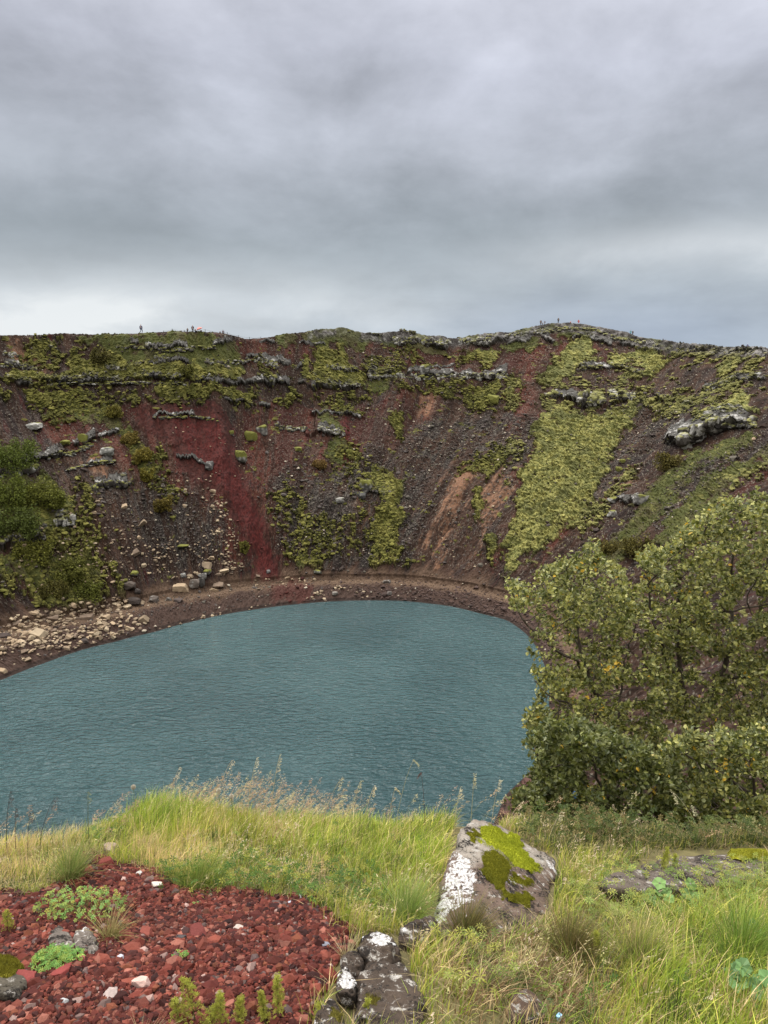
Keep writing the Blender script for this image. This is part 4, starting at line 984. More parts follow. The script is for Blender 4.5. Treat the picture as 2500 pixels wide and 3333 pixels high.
# salmon umbrella on the left rim
P_ = at_r(654, 1082, 178.0); um = empty('umbrella', P_); n = 12
cv, cf = [(0, 0, 1.25)], []
for ring, (rr_, zz) in enumerate([(.25, 1.2), (.5, 1.05), (.72, .8)]):
    for q in range(n): cv.append((rr_ * math.cos(q * 6.283 / n), rr_ * math.sin(q * 6.283 / n), zz - (.03 if q % 2 else 0)))
for q in range(n): cf.append((0, 1 + q, 1 + (q + 1) % n, 1 + (q + 1) % n))
cf = [np.array([[0, 1 + q, 1 + (q + 1) % n] for q in range(n)]), np.array([[1 + r * n + q, 1 + (r + 1) * n + q, 1 + (r + 1) * n + (q + 1) % n, 1 + r * n + (q + 1) % n] for r in range(2) for q in range(n)])]
oc = mesh_np('canopy', np.array(cv), cf, K['pinkish'], parent=um); oc.rotation_euler = (0, R(-22), 0)
def tube(pts, rad, n=5, closed=False):
    pts = np.asarray(pts, float); m = len(pts); rad = np.broadcast_to(np.asarray(rad, float), (m,))
    T = np.gradient(pts, axis=0); T /= np.linalg.norm(T, axis=1)[:, None] + 1e-9
    ref = np.where(np.abs(T[:, 2:3]) > .9, np.array([[1., 0, 0]]), np.array([[0, 0, 1.]]))
    a = np.cross(T, ref); a /= np.linalg.norm(a, axis=1)[:, None] + 1e-9; b = np.cross(T, a)
    th = np.arange(n) * 2 * math.pi / n
    v = pts[:, None] + rad[:, None, None] * (a[:, None] * np.cos(th)[None, :, None] + b[:, None] * np.sin(th)[None, :, None])
    f = grid_faces(m, n, True); return v.reshape(-1, 3), f
v_, f_ = tube([(0, 0, .1), (0, 0, .7), (0, 0, 1.3)], .015); oh = mesh_np('handle', v_, f_, K['black'], parent=um); oh.rotation_euler = (0, R(-22), 0)
tag(um, 'salmon-red open umbrella carried by a walker on the left rim', 'umbrella')
# rope fence along the left rim
m_post = mat_flat('fence_post', (.06, .055, .05))
fr = empty('rope_fence', at_r(700, 1088, 178.5)); base = np.array(fr.location)
pp = [(532, 1080, 5), (561, 1079, 10), (600, 1080, 7), (668, 1080, 9), (740, 1093, 12), (776, 1101, 11), (812, 1105, 9), (849, 1104, 9)]
tops = []
for u, v, h in pp:
    b0 = at_r(u, v + 3, 179) - base; t0 = at_r(u, v - h + 1, 179) - base; tops.append(t0)
    v_, f_ = tube([b0, (b0 + t0) / 2, t0], .055, 6); mesh_np('post', v_, f_, m_post, parent=fr)
for a0, a1 in zip(tops[:-1], tops[1:]):
    ts = np.linspace(0, 1, 7)[:, None]; p_ = a0 * (1 - ts) + a1 * ts; p_[:, 2] -= (np.sin(ts[:, 0] * math.pi)) * .18 + .08
    v_, f_ = tube(p_, .018, 4); mesh_np('rope', v_, f_, m_post, parent=fr)
tag(fr, 'thin rope and post fence running along the left skyline', 'fence')
# ------------------------------------------------------------------ near ground
def yrow(v):      # forward distance at which the base slope is seen at pixel row v
    b = (np.asarray(v, float) - CY) / F; m = (SP + b * CP) / (CP - b * SP); return 1 / (m - .42)
cr_u = np.array([-600, 0, 205, 256, 330, 410, 500, 700, 900, 1200, 1500, 1700, 2500, 3200]); cr_v = np.array([2800, 2795, 2780, 2762, 2730, 2695, 2660, 2675, 2705, 2700, 2700, 2720, 2770, 2790])
def zg(x, y):
    x = np.asarray(x, float); y = np.asarray(y, float); yy = np.maximum(y, .3)
    u = CX + F * (x / yy) / 1.13
    yc = yrow(np.interp(u, cr_u, cr_v))
    t = np.maximum(y - yc, 0)
    z = -1.0 - .42 * y - .52 * (np.sqrt(t * t + .06) - .245) * (y > yc - 0)
    z = z + (fbm(x * 1.3, y * 1.3, 3, .5, 80) - .5) * .12 + (fbm(x * 6, y * 6, 3, .5, 81) - .5) * .035
    z = z - .35 * np.maximum(-y, 0)
    return z
th = np.radians(np.concatenate([np.linspace(-75, -36, 60, endpoint=False), np.linspace(-36, 36, 520, endpoint=False), np.linspace(36, 75, 60)]))
rg = np.geomspace(.5, 15, 330)
GX = rg[:, None] * np.sin(th)[None]; GY = rg[:, None] * np.cos(th)[None]; GZ = zg(GX, GY)
GZ = GZ - .9 * sstep(rg, 9, 15)[:, None] * 2
gu, gv = proj(np.stack([GX, GY, GZ], -1))
GRAVEL = [(-400, 3500), (-400, 2930), (0, 2895), (150, 2905), (220, 2835), (285, 2765), (330, 2790), (400, 2800), (430, 2800), (500, 2835), (600, 2890), (700, 2905), (850, 2905), (890, 2900), (1000, 2930), (1060, 2965), (1110, 3000), (1175, 3030), (1180, 3070), (1130, 3110), (1100, 3150), (1070, 3200), (1030, 3260), (1010, 3333), (1000, 3600), (0, 3600)]
wgu = (fbm(GX * 5, GY * 5, 3, .6, 83) - .5) * 90; wgv = (fbm(GX * 5, GY * 5, 3, .6, 84) - .5) * 60
gm = inpoly(gu + wgu, gv + wgv, GRAVEL)
nzg = fbm(GX * 9, GY * 9, 4, .6, 85)[..., None]
gc_ = np.where(gm[..., None], np.array([.075, .022, .017]) * (.5 + nzg), np.array([.10, .085, .035]) * (.5 + nzg))
gc_ = np.where((rg[:, None, None] > 5.5), np.array([.045, .024, .018]) * (.5 + nzg), gc_)
m_soil = mat_vc('soil', .95, 30.0, .35, .6, 60.0)
tag(mesh_np('ground', np.stack([GX, GY, GZ], -1), grid_faces(len(rg), len(th)), m_soil, gc_.reshape(-1, 3), smooth=True), kind='structure')

# ------------------------------------------------------------------ foreground rocks
def hull_planes(pts):
    bm = bmesh.new(); [bm.verts.new(p) for p in pts]; bmesh.ops.convex_hull(bm, input=bm.verts); bm.normal_update()
    out_ = [(np.array(f.normal), float(np.dot(f.normal, f.verts[0].co))) for f in bm.faces]; bm.free()
    N = np.array([o[0] for o in out_]); D = np.array([o[1] for o in out_]); return N, D
KY = .945
def hull_lump(px_pts, sub, rough, rs_, soft=14, pit=0.0):
    """closed rounded polyhedron through points given as (u, v, distance)"""
    P_ = np.array([at_y(u, v, y * KY) for u, v, y in px_pts]); P_ = np.concatenate([P_, P_ - np.array([0, -.03, .13])]) if KY != 1 else P_; c0 = P_.mean(0)
    N, D = hull_planes(P_ - c0); s_ = np.sign(D); N = N * s_[:, None]; D = D * s_
    v, f = ICO[sub]; d = v @ N.T
    q = np.where(d > .02, np.maximum(d, .02) / D[None], 0)
    rad = 1 / (np.sum(q ** soft, 1) ** (1 / soft))
    p = v * rad[:, None]; sz = np.linalg.norm(P_ - c0, axis=1).mean()
    n = (n3d(p + rs_, 1.6 / sz, 4, rs_) - .5) * 1.6; n2_ = np.minimum(np.abs(n3d(p + rs_, 3.5 / sz, 5, rs_ + 1) - .5) * 5, 1); n3_ = (n3d(p + rs_, 11 / sz, 4, rs_ + 2) - .5) * 1.8
    p = p * (1 + rough * (n * 1.7 - n2_ * .9 + .2 + n3_ * .5))[:, None]
    if pit: p = p * (1 - pit * sstep(n3d(p + rs_, 13 / sz, 2, rs_ + 7), .58, .66))[:, None]
    return p + c0, f
m_fgrock = bpy.data.materials.new('lichen_rock'); m_fgrock.use_nodes = True; g = NG(m_fgrock.node_tree); bs = g.n['Principled BSDF']
at_ = g.new('ShaderNodeAttribute', attribute_name='Col'); aw = g.new('ShaderNodeAttribute', attribute_name='lichen'); tcn = g.new('ShaderNodeTexCoord'); ob = tcn.outputs['Object']
na = g.noise(ob, 32, 6, .65, .4); nb = g.noise(ob, 120, 5, .7); nc_ = g.noise(ob, 14, 4, .6); nd_ = g.noise(ob, 300, 3, .7)
vm = g.new('ShaderNodeVectorMath', operation='SCALE'); g.put(vm.inputs[0], at_.outputs['Color']); g.put(vm.inputs[3], g.math('ADD', g.math('MULTIPLY', nb, 1.7), .15))
cb = g.mix(g.smooth(g.math('ADD', na, g.math('MULTIPLY', nd_, .3)), .70, .80), vm.outputs[0], (.30, .28, .25, 1))
cb = g.mix(g.smooth(g.math('ADD', g.math('MULTIPLY', nc_, .5), g.math('MULTIPLY', nb, .5)), .50, .57), cb, (.014, .011, .009, 1))
wf = g.math('ADD', aw.outputs['Fac'], g.math('ADD', g.math('MULTIPLY', g.math('SUBTRACT', na, .5), 1.7), g.math('MULTIPLY', g.math('SUBTRACT', nb, .5), 1.0)))
cb = g.mix(g.smooth(wf, .52, .62), cb, g.mix(g.smooth(nb, .4, .6), (.26, .25, .24, 1), (.50, .49, .48, 1)))
g.put(bs.inputs['Base Color'], cb); bs.inputs['Roughness'].default_value = .93; bs.inputs['Specular IOR Level'].default_value = .2
bm_ = g.new('ShaderNodeBump'); bm_.inputs['Strength'].default_value = .9; bm_.inputs['Distance'].default_value = .006
g.put(bm_.inputs['Height'], g.math('ADD', na, g.math('MULTIPLY', nb, .5))); g.l.new(bm_.outputs[0], bs.inputs['Normal'])
def rockcol(P_, rs_, tone, white_polys=(), wthr=.62, dark=.55, grey_polys=()):
    u, v = proj(P_); wh = np.zeros(len(P_)); gr = np.zeros(len(P_)); wthr = (.62 - wthr) * 2.5
    for q in range(6):
        wu_ = (n3d(P_, 40, 3, rs_ + 9 + q) - .5) * 60 + rng.normal(0, 8); wv_ = (n3d(P_, 40, 3, rs_ + 21 + q) - .5) * 60 + rng.normal(0, 8)
        for pl_ in white_polys: wh = np.maximum(wh, 0) + inpoly(u + wu_, v + wv_, pl_) / 6.
        for pl_ in grey_polys: gr += inpoly(u + wu_, v + wv_, pl_) / 6.
    gr = np.clip(gr, 0, 1)[:, None]; n = n3d(P_, 10, 3, rs_)
    c_ = np.array(tone)[None] * (.6 + .8 * n[:, None]); c_ = c_ * (1 - gr) + np.array([[.24, .21, .175]]) * gr
    return c_, np.clip(wh, 0, 1) * .74 + wthr
def moss_patch(P_, F_, polys, name, parent, amp, rs_, col_a, col_b):
    """fuzzy moss cushions lying on the parts of the rock the polygons cover"""
    u, v = proj(P_); wu_ = (n3d(P_, 30, 3, rs_) - .5) * 70; wv_ = (n3d(P_, 30, 3, rs_ + 2) - .5) * 70
    m = np.zeros(len(P_))
    for q in range(5):
        for pl_ in polys: m += inpoly(u + wu_ + rng.normal(0, 9), v + wv_ + rng.normal(0, 9), pl_) / 5.
    c0 = P_.mean(0); me_ = bpy.data.meshes.new('t'); me_.from_pydata(P_.tolist(), [], F_.tolist()); me_.update()
    N_ = np.array([q.normal[:] for q in me_.vertices]); bpy.data.meshes.remove(me_)
    keep = (np.clip(m, 0, 1)[F_] > .05).all(1) & (N_[F_][:, :, 2].mean(1) > -.25)
    off = sstep(m, 0, .9) * amp * (.55 + .9 * n3d(P_, 38, 3, rs_ + 3)) - .004
    Q_ = P_ + N_ * off[:, None]
    used = np.unique(F_[keep]); mp_ = -np.ones(len(P_), int); mp_[used] = np.arange(len(used))
    cc_ = np.array(col_a)[None] + (np.array(col_b) - np.array(col_a))[None] * sstep(n3d(P_[used], 40, 3, rs_ + 4), .35, .65)[:, None]
    mesh_np(name, Q_[used], mp_[F_[keep]], m_moss2, cc_, parent=parent, smooth=True)
    # fuzz
    fi = np.nonzero(keep)[0]; ar = np.linalg.norm(np.cross(Q_[F_[fi][:, 1]] - Q_[F_[fi][:, 0]], Q_[F_[fi][:, 2]] - Q_[F_[fi][:, 0]]), axis=1)
    n = int(ar.sum() / 2 * 260000); n = min(n, 26000)
    pick = rng.choice(fi, n, p=ar / ar.sum()); w_ = rng.dirichlet([1, 1, 1], n)
    b_ = (Q_[F_[pick]] * w_[..., None]).sum(1); nn = (N_[F_[pick]] * w_[..., None]).sum(1) + rng.normal(0, .45, (n, 3)) + np.array([0, 0, .2]); nn /= np.linalg.norm(nn, axis=1)[:, None]
    s_ = np.cross(nn, rng.normal(size=(n, 3))); s_ /= np.linalg.norm(s_, axis=1)[:, None]; L = rng.uniform(.004, .009, n)[:, None]
    tv = np.stack([b_ - s_ * .0009, b_ + s_ * .0009, b_ + nn * L], 1).reshape(-1, 3)
    k_ = rng.uniform(.7, 1.5, (n, 1)); tc_ = (np.array(col_a) * .4 + np.array(col_b) * .6)[None] * k_
    mesh_np('moss_fringe', tv, np.arange(3 * n).reshape(n, 3), m_moss2, np.repeat(tc_, 3, 0), parent=parent).update_tag()
m_moss2 = mat_vc('moss_soft', .95, 60.0, .3, .8, 150.0, spec=.1, transl=.15)
def fg_rock(name, lumps, tone, label, sub, rough, rs_, **kw):
    vs_, fs_, o_ = [], [], 0
    for k, lp in enumerate(lumps):
        p, f = hull_lump(lp, sub, rough, rs_ + k * 7, kw.get('soft', 14), kw.get('pit', 0)); vs_.append(p); fs_.append(f + o_); o_ += len(p)
    P_ = np.concatenate(vs_); F_ = np.concatenate(fs_)
    root = empty(name, (0, 0, 0))
    c_, lw = rockcol(P_, rs_, tone, kw.get('white', ()), kw.get('wthr', .62), kw.get('dark', .6), kw.get('grey', ()))
    mesh_np('stone', P_, F_, m_fgrock, c_, parent=root, smooth=True, attrs={'lichen': lw})
    tag(root, label, 'rock')
    return root, P_, F_
def ys(v): return float(yrow(v))
# big wedge-shaped rock
rt, P_, F_ = fg_rock('mossy_rock', [[(1495, 2690, 2.90), (1545, 2668, 3.0), (1620, 2680, 3.05), (1700, 2728, 3.05), (1812, 2798, 2.95), (1815, 2835, 2.86), (1795, 2900, 2.72),
     (1785, 2990, 2.45), (1700, 3040, 2.25), (1560, 3075, 2.12), (1420, 3080, 2.12), (1360, 3080, 2.15), (1400, 2985, 2.3), (1468, 2760, 2.76), (1440, 2890, 2.5), (1500, 3000, 3.3), (1750, 2960, 3.4), (1560, 2980, 2.26), (1640, 2850, 2.62)]],
    (.115, .08, .062), 'big wedge-shaped rock with a white lichen face and bright moss, standing in the grass', 6, .13, 11, soft=34, pit=.05,
    white=[[(1482, 2765), (1520, 2790), (1560, 2850), (1545, 2900), (1530, 2960), (1490, 2960), (1440, 3010), (1400, 3060), (1395, 3000), (1440, 2890), (1462, 2820)],
           [(1600, 2830), (1700, 2840), (1690, 2880), (1640, 2870)], [(1770, 2790), (1820, 2800), (1810, 2840), (1775, 2830)], [(1480, 2780), (1530, 2800), (1530, 2880), (1450, 2940), (1455, 2850)]],
    grey=[[(1480, 2660), (1600, 2670), (1700, 2730), (1815, 2800), (1760, 2830), (1640, 2780), (1570, 2800), (1540, 2820), (1480, 2770)]], wthr=.66, dark=.56)
moss_patch(P_, F_, [[(1565, 2700), (1610, 2695), (1640, 2725), (1690, 2745), (1700, 2780), (1755, 2825), (1740, 2835), (1680, 2810), (1630, 2770), (1570, 2725)], [(1650, 2715), (1690, 2725), (1700, 2745), (1660, 2735)]], 'bright_moss', rt, .016, 41, (.15, .18, .012), (.36, .38, .03))
moss_patch(P_, F_, [[(1590, 2775), (1640, 2780), (1660, 2830), (1640, 2900), (1605, 2860), (1575, 2830)], [(1680, 2850), (1745, 2865), (1740, 2885), (1690, 2880)], [(1640, 2900), (1740, 2940), (1700, 2950), (1630, 2930)], [(1530, 2700), (1560, 2720), (1545, 2740), (1520, 2715)]], 'dark_moss', rt, .012, 43, (.08, .085, .01), (.19, .18, .016))
# low dark knobbly rock in front of it
y0 = ys
rt, P_, F_ = fg_rock('lichen_rock', [
  [(1180, 3030, 2.02), (1215, 3010, 2.06), (1300, 3045, 2.0), (1320, 3075, 1.92), (1290, 3130, 1.86), (1200, 3140, 1.84), (1150, 3090, 1.88), (1240, 3120, 2.3), (1160, 3120, 2.2), (1300, 3140, 2.1)],
  [(1110, 3085, 1.88), (1160, 3075, 1.92), (1195, 3110, 1.86), (1180, 3160, 1.78), (1110, 3170, 1.78), (1095, 3120, 1.82), (1150, 3160, 2.1)],
  [(1095, 3150, 1.80), (1140, 3140, 1.82), (1165, 3170, 1.76), (1165, 3235, 1.66), (1110, 3235, 1.66), (1085, 3200, 1.70), (1130, 3230, 1.95)],
  [(1150, 3110, 1.86), (1250, 3090, 1.9), (1350, 3120, 1.84), (1400, 3200, 1.72), (1420, 3300, 1.58), (1400, 3420, 1.42), (1180, 3420, 1.40), (1130, 3330, 1.5), (1130, 3220, 1.66), (1280, 3250, 2.1)],
  [(1050, 3228, 1.66), (1080, 3225, 1.67), (1115, 3250, 1.62), (1140, 3320, 1.52), (1130, 3420, 1.40), (1000, 3420, 1.38), (1003, 3335, 1.5), (1025, 3270, 1.6), (1080, 3350, 1.8)],
  [(1290, 3010, 2.1), (1340, 2985, 2.2), (1420, 2965, 2.28), (1440, 3030, 2.16), (1360, 3090, 2.0), (1300, 3060, 2.04), (1380, 3080, 2.3)]],
  (.055, .040, .030), 'low dark knobbly rock with white lichen crusts at the bottom, edging the red gravel', 6, .22, 61,
  white=[[(1100, 3150), (1150, 3145), (1160, 3225), (1110, 3220)], [(1000, 3333), (1040, 3235), (1065, 3235), (1040, 3290), (1030, 3340)], [(1180, 3050), (1250, 3030), (1310, 3060), (1240, 3080)], [(1310, 3020), (1330, 3010), (1330, 3040)], [(1275, 3200), (1310, 3195), (1310, 3215)]], wthr=.585, dark=.54, soft=8, pit=.05)
moss_patch(P_, F_, [[(1215, 3240), (1250, 3240), (1240, 3270), (1205, 3265)], [(1140, 3060), (1170, 3070), (1160, 3085)], [(1080, 3290), (1120, 3300), (1100, 3333)]], 'dark_moss', rt, .006, 47, (.07, .06, .012), (.16, .14, .03))
fg_rock('lichen_rock', [[(1690, 3215, 1.75), (1730, 3225, 1.76), (1790, 3290, 1.66), (1770, 3330, 1.58), (1660, 3330, 1.55), (1650, 3270, 1.62), (1720, 3330, 1.9)]], (.07, .045, .032), 'small dark brown rock half buried in the grass at the bottom right', 5, .2, 71, wthr=.68, dark=.52)
rt, P_, F_ = fg_rock('lichen_rock', [[(a_, b_, c_ * .965) for a_, b_, c_ in [(1930, 2870, 2.68), (1945, 2840, 2.78), (2040, 2812, 2.88), (2130, 2788, 2.98), (2230, 2772, 3.06), (2350, 2768, 3.1), (2480, 2775, 3.1), (2560, 2780, 3.1), (2560, 2840, 2.9), (2400, 2870, 2.75), (2200, 2885, 2.66), (2000, 2890, 2.62), (2200, 2880, 3.3), (2500, 2880, 3.3)]]],
   (.10, .08, .065), 'long low slab with dark crevices behind the herbs on the right', 6, .16, 81, wthr=.6, dark=.55)
moss_patch(P_, F_, [[(2370, 2745), (2600, 2730), (2600, 2790), (2440, 2800), (2380, 2780)], [(2000, 2805), (2150, 2770), (2160, 2785), (2020, 2825)]], 'bright_moss', rt, .03, 49, (.16, .17, .015), (.36, .35, .04))
fg_rock('lichen_rock', [[(150, 3025, 2.12), (190, 3000, 2.2), (240, 3030, 2.12), (250, 3080, 2.0), (150, 3080, 2.0), (200, 3060, 2.3)], [(235, 3030, 2.12), (290, 3012, 2.15), (318, 3050, 2.06), (320, 3090, 1.98), (230, 3090, 1.98), (280, 3070, 2.25)]], (.12, .10, .085), 'grey rock with a white lichen spot in the red gravel, before the green herbs', 5, .2, 91,
  white=[[(255, 3010), (290, 3010), (300, 3045), (265, 3050)], [(195, 3040), (225, 3040), (215, 3060)]], wthr=.62, dark=.55)
rt, P_, F_ = fg_rock('lichen_rock', [[(-60, 3110, 1.92), (30, 3115, 1.92), (85, 3145, 1.86), (85, 3200, 1.74), (0, 3220, 1.7), (-60, 3210, 1.7), (20, 3180, 2.1)], [(-30, 3180, 1.78), (30, 3172, 1.8), (75, 3195, 1.76), (60, 3235, 1.68), (-20, 3235, 1.66), (20, 3220, 1.9)]], (.07, .06, .045), 'dark rock with olive moss cut off by the left edge', 5, .2, 95, wthr=.62, dark=.5)
moss_patch(P_, F_, [[(-60, 3105), (60, 3110), (95, 3130), (60, 3160), (0, 3185), (-60, 3190)]], 'olive_moss', rt, .01, 51, (.06, .06, .01), (.17, .15, .015))
ROCK_PX = [[(1480, 2680), (1560, 2660), (1820, 2800), (1790, 3000), (1560, 3070), (1330, 3090), (1440, 2890)], [(1150, 3060), (1290, 3040), (1330, 3120), (1350, 3250), (1330, 3400), (1010, 3400), (1070, 3240), (1110, 3110)],
           [(1950, 2840), (2200, 2770), (2500, 2760), (2500, 2850), (2000, 2880)], [(150, 3015), (310, 3020), (310, 3080), (150, 3080)], [(-60, 3115), (80, 3140), (70, 3220), (-60, 3220)], [(1660, 3215), (1780, 3260), (1780, 3333), (1655, 3333)]]

# ------------------------------------------------------------------ red cinder gravel
def ground_pts(n, xr=(-2.6, 4.6), yr=(.9, 5.5)):
    x = rng.uniform(*xr, n); y = rng.uniform(*yr, n); z = zg(x, y); P_ = np.stack([x, y, z], -1); u, v = proj(P_); return P_, u, v
P_, u, v = ground_pts(420000, (-2.4, .6), (1.0, 4.6))
wu_ = (fbm(P_[:, 0] * 5, P_[:, 1] * 5, 3, .6, 83) - .5) * 90; wv_ = (fbm(P_[:, 0] * 5, P_[:, 1] * 5, 3, .6, 84) - .5) * 60
ing = inpoly(u + wu_, v + wv_, GRAVEL) & (u > -350) & (v < 3560) & (u < 1300)
idx = np.nonzero(ing)[0][:42000]
sz = np.clip(rng.lognormal(math.log(.0060), .42, len(idx)), .003, .022)
pal = np.array([[.135, .040, .027], [.21, .075, .050], [.085, .024, .018], [.05, .018, .015], [.28, .14, .10], [.18, .075, .04], [.20, .17, .15], [.11, .095, .09], [.38, .34, .30]])
ch_ = rng.choice(9, len(idx), p=[.31, .19, .19, .11, .08, .06, .03, .02, .01])
cc = pal[ch_] * np.array([[.62, .46, .45]]) * rng.uniform(.5, 1.4, (len(idx), 1)) * (.7 + .6 * fbm(P_[idx, 0] * 4, P_[idx, 1] * 4, 3, .6, 99))[:, None]
m_cinder = mat_vc('cinder', .9, 120.0, .35, .9, 260.0)
P_[idx, 2] += rng.uniform(0, .008, len(idx))
tag(scatter_ico('gravel', P_[idx], sz, cc, m_cinder, 1, flat=.85, jit=.30, sink=.35), 'loose red cinder gravel with a few grey stones in the lower left', 'gravel', kind='stuff')
LOOSE = [(515, 2897, 40, (0.434, 0.385, 0.329), 'white elongated stone lying on the gravel near its top'), (463, 3240, 58, (0.434, 0.294, 0.252), 'pale pink angular stone on the gravel at the bottom'), (393, 3155, 30, (.36, .36, .40), 'bluish grey oval stone beside the left herb clump'),
  (200, 3215, 60, (.17, .035, .03), 'largest red cinder lump at the lower left'), (605, 3068, 44, (.045, .02, .018), 'dark cinder hollow lump in the middle of the gravel'), (362, 3280, 44, (0.315, 0.252, 0.231), 'pale pinkish stone at the bottom of the gravel'), (210, 3305, 32, (.33, .33, .33), 'grey stone in the lower left gravel'),
  (350, 2832, 50, (.13, .028, .022), 'dark red cinder lump at the upper tip of the gravel'), (780, 3050, 36, (0.385, 0.322, 0.28), 'pale stone at the right middle of the gravel'), (590, 3090, 30, (.05, .045, .045), 'charcoal stone beside the dark cinder lump'), (970, 2930, 30, (.40, .38, .36), 'grey stone under the grass edge right of centre'),
  (940, 2955, 26, (.36, .37, .42), 'bluish grey pebble below the grass edge'), (455, 2855, 26, (.4, .38, .36), 'grey pebble near the upper tip of the gravel'), (360, 2780, 56, (.22, .17, .13), 'flat greyish stone where the gravel meets the crest'), (1060, 3110, 34, (.16, .16, .19), 'slate grey stone left of the knobbly rock'),
  (1265, 3068, 26, (.18, .05, .035), 'reddish cinder stuck on the knobbly rock edge'), (80, 3230, 70, (.16, .035, .03), 'big red cinder lump at the left below the mossy rock'), (645, 3075, 60, (.12, .03, .025), 'lumpy dark red cinder right of the hollow lump'), (480, 3060, 46, (.2, .055, .04), 'orange-red cinder left of the hollow lump')]
for k, (u, v, wp, tone, lab) in enumerate(LOOSE):
    y_ = ys(v); p0 = at_y(u, v, y_); p0[2] = zg(p0[0], p0[1]); s_ = wp * np.linalg.norm(p0) / F
    p, f = rock_mesh(700 + k, (s_, s_ * .75, s_ * .7), 8, 4, .05, .55)
    o = mesh_np('stone', p, f, m_cinder, gcol_rock(p, k, tone)); o.location = Vector(p0) + Vector((0, 0, s_ * .22)); o.rotation_euler = (0, 0, rng.uniform(-.5, .5)); tag(o, lab, 'stone')

# ------------------------------------------------------------------ grass, herbs
def mat_leaf(name, rough=.6, tr=.35, spec=.3):
    return mat_vc(name, rough, 25.0, .18, 0, 1, transl=tr, spec=spec)
m_grass = mat_leaf('grass_blade', .55, .4); m_herb = mat_leaf('herb_leaf', .5, .35); m_straw = mat_leaf('straw', .7, .3)
def blades(name, B, L, W, lean, colr, mat, parent=None, curve=1.0, seg=3, droop=None, r=rng):
    n = len(B); t = np.linspace(0, 1, seg + 1)
    ph = lean[:, 0]; mag = lean[:, 1]
    dx, dy = np.cos(ph) * mag, np.sin(ph) * mag
    sd_ = r.uniform(0, 6.283, n); sx, sy = np.cos(sd_), np.sin(sd_)
    pts = []
    for k, tk in enumerate(t):
        bend = tk ** (1.6 * curve)
        cx_ = B[:, 0] + dx * L * bend; cy_ = B[:, 1] + dy * L * bend
        cz_ = B[:, 2] + L * (tk - .38 * mag * tk ** 2.2)
        w_ = W * (1 - tk ** 1.5) * .5
        if k < seg:
            pts.append(np.stack([cx_ - sx * w_, cy_ - sy * w_, cz_], -1)); pts.append(np.stack([cx_ + sx * w_, cy_ + sy * w_, cz_], -1))
        else: pts.append(np.stack([cx_, cy_, cz_], -1))
    V_ = np.stack(pts, 1); m = V_.shape[1]; o_ = (np.arange(n) * m)[:, None]
    q = [np.concatenate([o_ + 2 * k, o_ + 2 * k + 1, o_ + 2 * k + 3, o_ + 2 * k + 2], 1) for k in range(seg - 1)]
    fq = np.concatenate(q); ft = np.concatenate([o_ + 2 * (seg - 1), o_ + 2 * (seg - 1) + 1, o_ + m - 1], 1)
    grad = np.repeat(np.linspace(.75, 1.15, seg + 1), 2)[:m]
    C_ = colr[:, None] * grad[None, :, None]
    return mesh_np(name, V_.reshape(-1, 3), [fq, ft], mat, C_.reshape(-1, 3), parent=parent)
def zone(u, v, poly, sp=25):
    return inpoly(u + rng.normal(0, sp, len(u)), v + rng.normal(0, sp * .6, len(u)), poly)
P_, u, v = ground_pts(620000, (-3.0, 5.2), (1.0, 6.2))
okm = (u > -250) & (u < 2750) & (v < 3560) & (v > 2500)
P_, u, v = P_[okm], u[okm], v[okm]
wu_ = (fbm(P_[:, 0] * 5, P_[:, 1] * 5, 3, .6, 83) - .5) * 90; wv_ = (fbm(P_[:, 0] * 5, P_[:, 1] * 5, 3, .6, 84) - .5) * 60
keep = ~inpoly(u + wu_ + rng.normal(0, 12, len(u)), v + wv_ - 8 + rng.normal(0, 8, len(u)), GRAVEL)
for pl_ in ROCK_PX: keep &= ~inpoly(u, v, pl_)
tuft = fbm(P_[:, 0] * 7, P_[:, 1] * 7, 3, .6, 90); keep &= rng.random(len(u)) < sstep(tuft, .28, .5) * .8 + .2
pn = (fbm(P_[:, 0] * 2.3, P_[:, 1] * 2.3, 3, .6, 91))
P_, u, v, tuft, pn = P_[keep], u[keep], v[keep], tuft[keep], pn[keep]
n = len(u); print('blades', n)
green1 = np.array([.25, .34, .045]); yel = np.array([.50, .50, .10]); straw = np.array([.64, .51, .26]); brn = np.array([.17, .105, .05]); dkg = np.array([.065, .10, .022])
zdry = zone(u, v, [(-300, 2700), (230, 2690), (300, 2760), (220, 2850), (0, 2920), (-300, 2920)], 30) | zone(u, v, [(520, 2700), (700, 2720), (760, 2800), (700, 2900), (560, 2880), (470, 2800)], 40)
zlush = zone(u, v, [(430, 2640), (600, 2600), (700, 2640), (560, 2760), (430, 2740)], 30) | zone(u, v, [(900, 2600), (1480, 2600), (1450, 2850), (1400, 3000), (1250, 3000), (1150, 2850), (950, 2760)], 40) | zone(u, v, [(2050, 2950), (2700, 2850), (2700, 3500), (2250, 3500), (2050, 3200)], 60)
zbrown = zone(u, v, [(1430, 3000), (1700, 2960), (1950, 3100), (2000, 3400), (1450, 3400)], 60)
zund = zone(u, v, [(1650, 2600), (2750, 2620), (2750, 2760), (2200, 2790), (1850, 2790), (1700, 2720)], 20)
zherb = zone(u, v, [(500, 2880), (850, 2830), (1150, 2850), (1250, 2960), (1200, 3010), (1000, 2960), (850, 2910)], 25)
zhr = zone(u, v, [(1830, 2830), (2500, 2830), (2550, 2960), (2300, 3020), (1850, 3000)], 40)
r_ = rng.random(n)
colr = np.where((r_ < .5)[:, None], green1, np.where((r_ < .9)[:, None], yel * .85, straw * .8))
colr = np.where(zdry[:, None], np.where((r_ < .5)[:, None], straw, np.where((r_ < .8)[:, None], yel, green1)), colr)
colr = np.where(zlush[:, None], np.where((r_ < .75)[:, None], green1 * 1.1, np.where((r_ < .93)[:, None], yel, straw)), colr)
